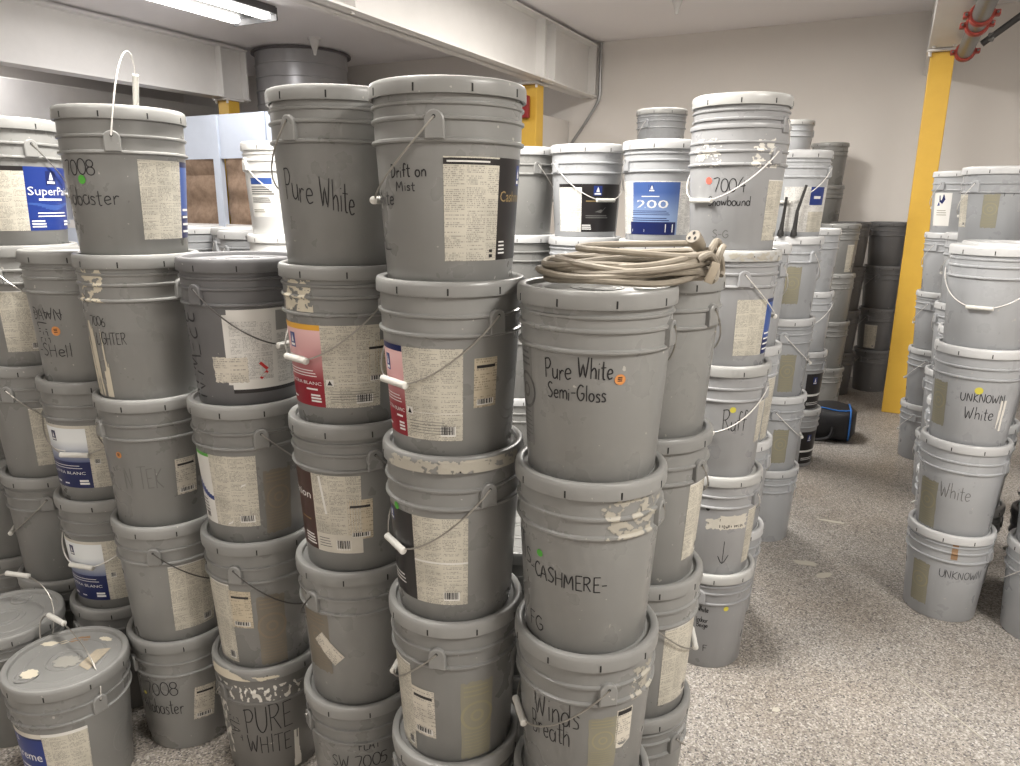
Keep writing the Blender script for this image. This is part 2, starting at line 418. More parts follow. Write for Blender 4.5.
# ------------------------------------------------------------------ hand lettering (strokes drawn on the pail wall)
def arc(cx, cy, rx, ry, a0, a1, n=8): return [(cx + rx * math.cos(R(a0 + (a1 - a0) * i / n)), cy + ry * math.sin(R(a0 + (a1 - a0) * i / n))) for i in range(n + 1)]
G = {
'0': (.6, [arc(.3, .5, .26, .48, 90, 450, 12)]), '7': (.55, [[(.02, .95), (.5, .97), (.22, .0)]]), '8': (.55, [arc(.27, .74, .2, .23, -90, 270, 10), arc(.27, .26, .24, .26, 90, 450, 10)]),
'4': (.55, [[(.3, .98), (.04, .42), (.5, .42)], [(.4, .75), (.38, .0)]]), '6': (.55, [[(.42, .95), (.14, .6), (.06, .3)] , arc(.28, .26, .22, .26, 180, 540, 10)]), '5': (.55, [[(.48, .97), (.12, .95), (.1, .55)], [(.1, .55), (.36, .58), (.48, .32), (.34, .03), (.04, .06)]]),
'P': (.55, [[(.1, 0), (.08, .98)], [(.02, .92), (.34, .98), (.48, .76), (.34, .5), (.1, .46)]]), 'U': (.6, [[(.06, .97), (.07, .3), (.28, .02), (.48, .3), (.5, .97)]]),
'R': (.6, [[(.1, 0), (.08, .98)], [(.02, .94), (.36, .97), (.46, .74), (.3, .52), (.1, .48)], [(.22, .5), (.52, .0)]]), 'E': (.52, [[(.1, 0), (.08, .97)], [(.08, .96), (.46, .98)], [(.09, .5), (.38, .52)], [(.1, .02), (.48, .03)]]),
'W': (.8, [[(.03, .97), (.18, .02), (.36, .66), (.52, .02), (.72, 1.0)]]), 'H': (.6, [[(.08, 0), (.06, .97)], [(.5, .0), (.5, .98)], [(.07, .5), (.5, .52)]]), 'I': (.28, [[(.13, 0), (.13, .97)]]),
'T': (.55, [[(.27, 0), (.26, .95)], [(.0, .95), (.54, .97)]]), 'F': (.5, [[(.1, 0), (.08, .97)], [(.08, .96), (.46, .98)], [(.09, .52), (.36, .53)]]), 'L': (.48, [[(.1, .98), (.07, .03), (.44, .04)]]),
'A': (.6, [[(.02, 0), (.27, .98), (.54, 0)], [(.12, .38), (.43, .4)]]), 'S': (.52, [[(.45, .88), (.26, .98), (.08, .78), (.24, .54), (.44, .32), (.3, .04), (.04, .1)]]), 'C': (.55, [[(.48, .85), (.28, .98), (.08, .7), (.07, .32), (.26, .02), (.5, .14)]]),
'M': (.75, [[(.05, 0), (.12, .97), (.34, .35), (.58, .98), (.66, .0)]]), 'N': (.6, [[(.07, 0), (.08, .97), (.48, .03), (.5, .98)]]), 'K': (.58, [[(.09, 0), (.08, .97)], [(.48, .95), (.1, .46), (.52, .0)]]), 'O': (.6, [arc(.3, .5, .25, .47, 90, 450, 10)]),
'G': (.6, [[(.5, .86), (.28, .98), (.07, .66), (.08, .28), (.3, .02), (.52, .2), (.52, .46), (.32, .46)]]), 'D': (.58, [[(.1, 0), (.09, .97)], [(.05, .97), (.36, .88), (.5, .5), (.36, .1), (.06, .0)]]), 'B': (.55, [[(.1, 0), (.09, .97)], [(.06, .96), (.38, .92), (.36, .56), (.1, .52)], [(.1, .52), (.46, .42), (.4, .04), (.06, .0)]]),
'a': (.5, [arc(.22, .26, .19, .25, 60, 400, 8), [(.42, .5), (.42, .02)]]), 'b': (.48, [[(.07, 1.0), (.06, .02)], arc(.24, .26, .18, .25, 180, -180, 8)]), 'd': (.48, [arc(.2, .26, .18, .25, 0, 360, 8), [(.4, 1.0), (.4, .02)]]),
'e': (.46, [[(.05, .26), (.38, .32), (.3, .5), (.12, .46), (.05, .22), (.18, .02), (.4, .1)]]), 'f': (.4, [[(.38, .92), (.22, 1.0), (.16, .75), (.14, .0)], [(.0, .52), (.34, .54)]]), 'g': (.48, [arc(.2, .26, .18, .24, 0, 360, 8), [(.4, .5), (.4, -.2), (.22, -.34), (.04, -.24)]]),
'h': (.48, [[(.07, 1.0), (.06, 0)], [(.07, .34), (.26, .52), (.38, .36), (.39, .0)]]), 'i': (.22, [[(.1, .5), (.1, 0)], [(.1, .70), (.12, .74)]]), 'l': (.24, [[(.1, 1.0), (.1, .0)]]), 'm': (.66, [[(.06, .5), (.06, 0)], [(.06, .34), (.2, .52), (.3, .36), (.3, .02)], [(.3, .36), (.44, .52), (.56, .36), (.57, .0)]]),
'n': (.48, [[(.07, .5), (.06, 0)], [(.07, .34), (.24, .52), (.37, .36), (.38, .0)]]), 'o': (.46, [arc(.21, .26, .18, .25, 90, 450, 8)]), 'r': (.38, [[(.07, .5), (.07, 0)], [(.07, .3), (.2, .5), (.34, .46)]]), 's': (.4, [[(.34, .44), (.16, .52), (.08, .38), (.28, .22), (.28, .04), (.04, .04)]]),
't': (.38, [[(.16, .85), (.16, .06), (.3, .02)], [(.0, .55), (.34, .57)]]), 'u': (.48, [[(.06, .5), (.07, .14), (.2, .02), (.36, .16), (.38, .5)], [(.38, .5), (.4, .0)]]), 'w': (.6, [[(.04, .5), (.14, .02), (.28, .38), (.4, .02), (.54, .52)]]), 'x': (.44, [[(.04, .5), (.38, .0)], [(.38, .5), (.04, .0)]]),
'v': (.44, [[(.04, .5), (.2, .0), (.4, .5)]]), 'y': (.46, [[(.04, .5), (.2, .1)], [(.4, .5), (.1, -.34)]]), '-': (.45, [[(.06, .42), (.38, .44)]]), ' ': (.34, []),
'\x01': (.6, [[(.3, 1.0), (.28, .02)], [(.0, .34), (.28, .0), (.6, .38)]]),
}
def write(b, s, box, m, w=1., vert=False, slope=0, strike=False, rnd=None):
    """ribbons of ink following the strokes of s inside box = (az0, az1, z0, z1) degrees/metres"""
    rnd = rnd or random.Random(len(s) * 31 + int(abs(box[0]) * 10))
    a0, a1, z0, z1 = R(box[0]), R(box[1]), box[2], box[3]
    hasdesc = any(c in 'gy' for c in s)
    allx = all(c in 'aemnorsuvwx-' for c in s)
    tot = sum(G[c][0] for c in s)
    hw = min(.00138 * w, (z1 - z0) * .06 * w) if not vert else .0014 * w
    x = 0; strokes = []
    for c in s:
        adv, st = G[c]
        jx, jy, js = rnd.uniform(-.02, .02), rnd.uniform(-.05, .05), rnd.uniform(.92, 1.06)
        for p in st:
            sp = p if len(p) == 2 else [tuple(q)[:2] for q in smooth_pts([(q[0], q[1], 0) for q in p], 3)]
            strokes.append([((x + jx + q[0] * js) / tot, jy + q[1] * js) for q in sp])
        x += adv
    if strike: strokes += [[(.0, .5), (.5, .62), (1.0, .45)], [(.1, .35), (.6, .5), (.95, .6)]]
    for st in strokes:
        pts = []
        for u, v_ in st:
            if vert: uu, vv = v_, 1 - u
            else: uu, vv = u, v_
            az = a0 + (a1 - a0) * uu; z = z0 + (z1 - z0) * vv + slope * (uu - .5) * (a1 - a0) * .14
            pts.append((az, z))
        vs = []
        for i, (az, z) in enumerate(pts):
            p, q = pts[max(0, i - 1)], pts[min(len(pts) - 1, i + 1)]
            dx, dz = (q[0] - p[0]) * .137, q[1] - p[1]; L_ = math.hypot(dx, dz) or 1
            nx, nz = -dz / L_ * hw, dx / L_ * hw
            e = 1.0 if 0 < i < len(pts) - 1 else .75
            vs += [on_pail(az + nx * e / .137, z + nz * e, .0007), on_pail(az - nx * e / .137, z - nz * e, .0007)]
        b.add(vs, [[2 * i + 1, 2 * i, 2 * i + 2, 2 * i + 3] for i in range(len(pts) - 1)], m)

# printed lettering: outlines of the built-in typeface bent round the pail
TXT = {}
def typeset(s):
    if s not in TXT:
        cu = bpy.data.curves.new('type', 'FONT'); cu.body = s; cu.resolution_u = 2
        o = bpy.data.objects.new('type', cu)
        me = o.to_mesh()
        vs = [v.co.copy() for v in me.vertices]; fs = [list(p.vertices) for p in me.polygons]
        o.to_mesh_clear(); bpy.data.objects.remove(o); bpy.data.curves.remove(cu)
        TXT[s] = (vs, fs)
    return TXT[s]

class Lab:
    """a label wrapped on the pail wall; u, v run 0..1 across it"""
    def __init__(s, box, tilt=0, wh=None):
        s.a0, s.a1, s.z0, s.z1 = R(box[0]), R(box[1]), max(box[2], .010), min(box[3], .2485); s.b = MB(); s.tilt = tilt
        s.W = (s.a1 - s.a0) * .137; s.Hh = s.z1 - s.z0
        if wh: s.W, s.Hh = wh
    def P(s, u, v, lay):
        x, y = (u - .5) * s.W, (v - .5) * s.Hh
        if s.tilt:
            c, q = math.cos(s.tilt), math.sin(s.tilt); x, y = x * c - y * q, x * q + y * c
        return on_pail((s.a0 + s.a1) / 2 + x / .137, (s.z0 + s.z1) / 2 + y, .0005 + .00028 * lay)
    def rect(s, u0, u1, v0, v1, m, lay=0, ragged=0):
        n = max(2, int(abs(u1 - u0) * s.W / .006)); k = 2 if not (ragged or s.tilt) else 8
        rd = random.Random(int(u0 * 99 + v1 * 77)); vs, uvs = [], []
        for j in range(k):
            for i in range(n + 1):
                u = u0 + (u1 - u0) * i / n; v = v0 + (v1 - v0) * j / (k - 1)
                if ragged:
                    if j in (0, k - 1): v += rd.uniform(-ragged, ragged)
                    if i in (0, n): u += rd.uniform(-ragged, ragged)
                vs.append(s.P(u, v, lay)); uvs.append((u * s.W, v * s.Hh))
        s.b.add(vs, [[j * (n + 1) + i, j * (n + 1) + i + 1, (j + 1) * (n + 1) + i + 1, (j + 1) * (n + 1) + i] for j in range(k - 1) for i in range(n)], m, uvs)
    def poly(s, pts, m, lay=1):
        s.b.add([s.P(u, v, lay) for u, v in pts], [list(range(len(pts)))], m)
    def text(s, t, u, v, h, m, lay=2, fit=None):
        """t with its left end at u, baseline v, cap height h (fraction of label height)"""
        vs, fs = typeset(t)
        if not vs: return
        x0, x1 = min(q.x for q in vs), max(q.x for q in vs)
        k = h * s.Hh / .70; kx = k if fit is None else fit * s.W / (x1 - x0)
        s.b.add([s.P(u + (q.x - x0) * kx / s.W, v + q.y * k / s.Hh, lay) for q in vs], fs, m)
    def shield(s, u, v, w, h, m=None):
        """the small blue house mark: a dark upright block with a white figure and a white band under it"""
        s.rect(u, u + w, v, v + h, m or NAVY, 1)
        s.poly([(u + w * .5, v + h * .92), (u + w * .36, v + h * .6), (u + w * .3, v + h * .36), (u + w * .7, v + h * .36), (u + w * .64, v + h * .6)], WHITE, 2)
        s.rect(u + w * .12, u + w * .88, v + h * .10, v + h * .26, WHITE, 2)
    def lines(s, u0, u1, v0, v1, n, m, fill=.55, rd=None):
        rd = rd or random.Random(5)
        for i in range(n):
            v = v1 - (v1 - v0) * (i + .5) / n; hh = (v1 - v0) / n * fill / 2
            s.rect(u0, u0 + (u1 - u0) * rd.uniform(.55, 1), v - hh, v + hh, m, 2)
    def barcode(s, u0, u1, v0, v1):
        s.rect(u0, u1, v0, v1, PAPERW, 1)
        rd = random.Random(3); u = u0 + (u1 - u0) * .05
        while u < u1 - (u1 - u0) * .08:
            w = (u1 - u0) * rd.choice((.03, .05, .08)); s.rect(u, u + w, v0 + (v1 - v0) * .18, v1, BLACK, 2); u += w + (u1 - u0) * rd.choice((.03, .05))
    def done(s, parent, name='label'): return s.b.build(name, parent, smooth=True, ang=60)

def make_label(parent, box, st, tilt=0, wh=None):
    L = Lab(box, tilt, wh)
    if st == 'print':
        L.rect(0, 1, 0, 1, PRINT); L.rect(0, 1, .985, 1, PAPERW, 1); L.barcode(.7, .92, .04, .14)
    elif st == 'print_blue':
        L.rect(0, .66, 0, 1, PRINT); L.rect(.66, 1, 0, 1, BLUEMID); L.rect(.66, 1, .93, 1, NAVY, 1); L.rect(.66, 1, .0, .3, NAVY, 1); L.lines(.70, .99, .04, .42, 4, WHITE, .3)
    elif st in ('ticket', 'ticket2'):
        L.rect(0, 1, 0, 1, TICKET if st == 'ticket' else TICKET2); L.rect(.1, .9, .80, .86, BLACK, 1); L.barcode(.12, .88, .05, .17)
    elif st == 'safety':
        pts = []
        for cx, cy, a in ((.93, .94, 0), (.07, .94, 90), (.07, .06, 180), (.93, .06, 270)): pts += [(cx + .07 * math.cos(R(a + 18 * i)), cy + .06 * math.sin(R(a + 18 * i))) for i in range(6)]
        L.rect(.05, 1, -.05, .05, BLACK, 0); L.rect(0, 1, .06, .94, PAPERW, 1); L.rect(.05, .95, 0, .06, PAPERW, 1); L.rect(.05, .95, .94, 1, PAPERW, 1)
        L.rect(.06, .5, .12, .86, PRINT_W, 2); L.rect(.55, 1, .72, .97, STEN['grey'], 2); L.rect(.55, 1, .05, .68, PRINT_W, 2)
        for p in ([(.34, .14), (.42, .23), (.445, .205), (.365, .115)], [(.42, .23), (.34, .32), (.365, .345), (.445, .255)]): L.poly(p, mat('hazard_red', lin(190, 40, 40), .5), 3)
    elif st in ('scrap', 'scrapd'):
        L.rect(0, 1, 0, 1, TICKET, 3, ragged=.03 if st == 'scrap' else 0)
    elif st == 'bluegreen':
        L.rect(0, .36, 0, 1, PAPERW); L.rect(.36, 1, 0, 1, PRINT); L.rect(0, .36, .955, 1, GREEN, 1)
        for i in range(8): L.rect(.045 * i, .045 * i + .0455, .44 - .10 * math.sin(i * .19), .60 - .20 * math.sin(i * .19), BLUE, 1)
        L.lines(.02, .22, .1, .34, 5, FAINT, .35); L.poly([(.55, .02), (.62, .05), (.86, .62), (.80, .60)], PAPERW, 2); L.barcode(.74, .94, .06, .16); L.barcode(.1, .22, .05, .14)
    elif st in ('red', 'red2'):
        w = .50 if st == 'red' else .40
        L.rect(0, w, 0, 1, RED); L.rect(w, 1, 0, 1, PRINT)
        L.rect(0, w, .935, 1, YEL if st == 'red' else NAVY, 1); L.shield(.10 * w / .43, .70, .09, .18, BLUE)
        L.lines(.08 * w, w * .75, .56, .62, 1, PAPERW, .6); L.lines(.06 * w, w * .95, .36, .46, 3, WHITE, .3); L.text('EXTRA BLANC', w * .1, .27, .04, WHITE, fit=w * .85); L.lines(w * .7, w * .95, .05, .16, 3, WHITE, .6); L.lines(w * .08, w * .3, .06, .10, 1, WHITE, .6); L.lines(w * .6, w * .92, .2, .23, 1, WHITE, .7)
        L.rect(w + .02, 1, .30, .305, PAPERW, 1); L.rect(w + .02, w + .09, .27, .35, PAPERW, 1); L.poly([(w + .055, .34), (w + .03, .28), (w + .08, .28)], BLACK, 2); L.barcode(.78, .93, .05, .16)
        L.lines(w + .05, w + .5, .06, .22, 5, FAINT, .2)
    elif st == 'brown':
        L.rect(-.38, .40, 0, 1, BROWN); L.rect(.40, 1, 0, 1, PRINT); L.rect(.40, 1, 0, .24, PAPER, 1)
        L.text('Duration', -.30, .66, .10, WHITE, fit=.66); L.lines(.16, .38, .05, .20, 4, WHITE, .5); L.lines(.1, .36, .36, .40, 1, GOLD, .5); L.barcode(.68, .86, .04, .17); L.lines(.44, .62, .06, .2, 4, FAINT, .3); L.poly([(.50, .98), (.53, .98), (.59, .5), (.56, .5)], PAPERW, 2)
    elif st == 'black_l':
        L.rect(0, .46, 0, 1, BLACK); L.rect(.46, 1, 0, 1, PRINT); L.rect(.46, 1, .48, .50, PAPERW, 1); L.shield(.06, .82, .10, .15, BLUE); L.lines(.05, .33, .12, .25, 3, WHITE, .35); L.lines(.05, .3, .5, .56, 1, GOLD, .5); L.barcode(.76, .92, .05, .15)
    elif st == 'black_r':
        L.rect(0, .55, 0, 1, PRINT); L.rect(.55, 1.3, 0, 1, BLACK); L.rect(0, .55, .925, .985, BLACK, 1); L.lines(.03, .52, .935, .975, 1, PAPERW, .4)
        L.text('Cashmere', .575, .58, .105, GOLD, fit=.52); L.shield(.86, .74, .09, .2, BLUE); L.lines(.58, .68, .05, .20, 4, WHITE, .4); L.rect(.46, .5, .03, .06, BLACK, 1); L.rect(.46, .5, .08, .11, BLACK, 1)
    elif st == 'bluegrad':
        L.rect(0, .72, 0, 1, BLUEART); L.rect(.72, 1, 0, 1, PRINT); L.rect(0, .72, 0, .42, NAVY, 1); L.shield(.19, .74, .09, .16); L.rect(0, .72, .955, 1, PAPER, 1)
        L.lines(.16, .46, .57, .62, 1, WHITE, .5); L.lines(.04, .68, .30, .38, 2, WHITE, .25); L.text('EXTRA BLANC', .06, .22, .045, WHITE, fit=.58); L.lines(.08, .20, .05, .09, 1, WHITE, .8); L.lines(.54, .69, .05, .14, 2, WHITE, .7); L.lines(.28, .38, .05, .08, 1, WHITE, .7); L.barcode(.78, .85, .38, .46)
    elif st == 'super':
        L.rect(0, .48, 0, 1, PRINT); L.rect(.48, 1, 0, 1, BLUE); L.rect(0, .48, .93, 1, BLACK, 1); L.shield(.66, .72, .11, .22)
        L.text('SuperPaint', .495, .56, .13, WHITE, fit=.52); L.lines(.58, .9, .46, .52, 1, WHITE, .5)
        for i in range(14): L.rect(.49 + .036 * i, .49 + .036 * i + .0365, .36 + .045 * math.cos(i * .5), .42 + .02 * math.cos(i * .5) - .0, BLUEMID, 1)
        L.lines(.56, .95, .2, .3, 2, WHITE, .35); L.lines(.50, .64, .04, .17, 3, WHITE, .5); L.lines(.86, .99, .06, .16, 2, WHITE, .6)
    elif st == 'extreme':
        L.rect(-.25, .50, 0, 1, NAVY); L.rect(-.25, .50, 0, .9, BLUE, 1); L.rect(.50, 1, 0, 1, PRINT); L.rect(-.25, .50, .93, 1, PAPER, 1); L.rect(.50, 1, .955, 1, PAPERW, 1); L.text('Extreme', -.12, .58, .13, WHITE, fit=.58); L.shield(.07, .82, .07, .10); L.lines(.05, .3, .2, .5, 4, WHITE, .3)
    elif st == 'black_p':
        L.rect(0, .36, 0, 1, PRINT_W); L.rect(.36, 1, 0, 1, BLACK); L.rect(0, .36, .93, 1, BLACK, 1); L.shield(.52, .76, .12, .20, BLUE); L.lines(.42, .78, .62, .67, 1, GOLD, .5); L.lines(.42, .8, .28, .36, 2, FAINT, .4); L.lines(.37, .52, .04, .16, 3, WHITE, .5); L.poly([(.55, .42), (.62, .46), (.72, .52), (.64, .40)], FAINT, 2)
    elif st == 'two':
        L.rect(0, 1, 0, 1, PRINT_W); L.rect(.24, .78, .0, .98, TWO, 1); L.shield(.44, .80, .07, .13); L.lines(.36, .6, .70, .73, 1, WHITE, .5); L.text('200', .30, .50, .15, PAPERW, fit=.36); L.lines(.23, .73, .36, .46, 3, NAVY, .35); L.rect(.2, .76, 0, .24, NAVY, 2); L.lines(.22, .74, .25, .33, 2, NAVY, .4)
        L.b.add([L.P(u, v, 3) for u, v in ((.23, .05), (.4, .05), (.4, .1), (.23, .1))], [[0, 1, 2, 3]], WHITE); L.b.add([L.P(u, v, 3) for u, v in ((.64, .05), (.73, .05), (.73, .2), (.64, .2))], [[0, 1, 2, 3]], WHITE)
    elif st == 'white_blue':
        L.rect(0, 1, 0, 1, PRINT_W); L.rect(.46, .80, .60, 1, BLUE, 1); L.lines(.54, .74, .72, .82, 1, WHITE, .6); L.rect(.46, .95, 0, .45, PRINT, 1)
    elif st == 'black_b':
        L.rect(0, 1, 0, 1, BLACK); L.rect(0, 1, .36, .42, WHITE, 1); L.shield(.3, .7, .2, .2, BLUE); L.lines(.1, .9, .1, .2, 2, WHITE, .4)
    elif st == 'white_r':
        L.rect(0, .8, 0, 1, PAPERW); L.lines(.2, .7, .3, .5, 3, STEN['tan'], .3); L.poly([(.28, .92), (.5, .95), (.56, .80), (.44, .66), (.3, .74)], NAVY, 2); L.poly([(.2, .60), (.28, .74), (.34, .62)], BLUE, 2)
    elif st == 'white_txt':
        L.rect(0, 1, 0, 1, PAPERW); L.rect(.05, .7, .82, .98, BLUEMID, 1); L.lines(.05, .75, .55, .78, 4, FAINT, .5); L.lines(.05, .7, .35, .5, 3, FAINT, .5); L.lines(.05, .5, .1, .2, 2, STEN['tan'], .4)
    elif st == 'tape':
        L.rect(0, 1, 0, .75, PAPER, 0, ragged=.08); L.rect(.3, 1, .3, 1, PAPER, 1, ragged=.05)
    elif st == 'strip':
        L.rect(0, 1, .15, 1, TICKET); L.rect(.05, .95, .86, .97, BLACK, 1); L.poly([(0, .15), (1, .15), (.45, 0), (.1, .02)], PAPER, 0)
    return L.done(parent)

def make_stencil(parent, box, c):
    L = Lab(box); m1, m2 = STEN[c], STEN2[c]
    if c == 'grey':      # moulded seal: rings only
        for r in (.20, .30): ring(L, .5, .6, r, .018, m2)
        ring(L, .5, .15, .1, .02, m2)
        L.lines(.2, .8, .85, .98, 2, m2, .3)
    else:
        L.rect(0, 1, 0, 1, m1, ragged=.02)
        L.lines(.08, .95, .80, .98, 3, m2, .35); ring(L, .5, .56, .19, .03, m2); ring(L, .5, .56, .08, .03, m2); L.lines(.1, .95, .04, .36, 7, m2, .22)
    return L.done(parent, 'printed_mark')
def ring(L, u, v, r, w, m):
    n = 24; a = L.Hh / L.W; vs = []
    for i in range(n):
        t = 2 * math.pi * i / n
        for rr in (r, r - w): vs.append(L.P(u + rr * a * math.cos(t), v + rr * math.sin(t), 1))
    L.b.add(vs, [[2 * i, 2 * i + 1, (2 * i + 3) % (2 * n), (2 * i + 2) % (2 * n)] for i in range(n)], m)

def make_smear(parent, box, c='cream', hi=0, drip=0, blobs=0, thin=0, solid=0):
    """ragged dried paint; hi=1 follows the ribs, hi=2 the lid skirt"""
    a0, a1, z0, z1 = R(box[0]), R(box[1]), box[2], box[3]
    if hi == 2: z0, z1 = H - .036, H - .0095
    elif hi == 1: z0, z1 = max(z0, .245), min(max(z1, .30), H - .04)
    z0 = max(z0, .012)
    rf = outer if hi else wall_r
    b = MB(); nz_ = int(max(8, (z1 - z0) / .0017)); na = int(max(6, (a1 - a0) * .15 / .0020)); sd = abs(box[0]) * .37
    P = lambda i, j: on_pail(a0 + (a1 - a0) * i / na, z0 + (z1 - z0) * j / nz_, .0011, rf)
    vs = [P(i, j) for j in range(nz_ + 1) for i in range(na + 1)]; fs = []
    for j in range(nz_):
        for i in range(na):
            u, v = (i + .5) / na, (j + .5) / nz_
            x, z = (a0 + (a1 - a0) * u) * .15, z0 + (z1 - z0) * v
            if drip: k = noise.noise(Vector((x * 110 + sd, z * 7, sd))) + .08 - .5 * abs(u - .5)
            elif blobs: k = noise.noise(Vector((x * 105 + sd, z * 60, sd))) - .20
            elif solid: k = .45 * noise.noise(Vector((x * 30 + sd, z * 60, sd))) + .62 - u * .95 - max(0, v - .45) * u * 1.6
            else:
                edge = min(u, 1 - u, v * 1.4 + .1, (1 - v) * 1.4 + .1)
                k = noise.noise(Vector((x * 42 + sd, z * 70, sd))) + .7 * noise.noise(Vector((x * 130, z * 160 + sd, sd))) + min(edge * 2.2, .42) - .12 - (.28 if thin else 0)
            if k > 0: fs.append([j * (na + 1) + i, j * (na + 1) + i + 1, (j + 1) * (na + 1) + i + 1, (j + 1) * (na + 1) + i])
    if not fs: return
    used = sorted({q for f in fs for q in f}); mp = {q: i for i, q in enumerate(used)}
    b.add([vs[q] for q in used], [[mp[q] for q in f] for f in fs], PAINT[c])
    o = b.build('dried_paint', parent, ang=60)
    return o

def make_dot(parent, az, z, r, c):
    b = MB(); n = 20; az = R(az)
    vs = [on_pail(az, z, .0011)] + [on_pail(az + r * math.cos(2 * math.pi * i / n) / .137, z + r * math.sin(2 * math.pi * i / n), .0011) for i in range(n)]
    b.add(vs, [[0, 1 + i, 1 + (i + 1) % n] for i in range(n)], DOT[c])
    if c == 'orange':
        q = r * .5
        for dz in (-.25, .1, .4): b.add([on_pail(az + x / .137, z + dz * r + y, .0014) for x, y in ((-q, -.0012), (q * .8, -.0006), (q * .7, .0012), (-q * .8, .0008))], [[0, 1, 2, 3]], INK)
    return b.build('round_sticker', parent)
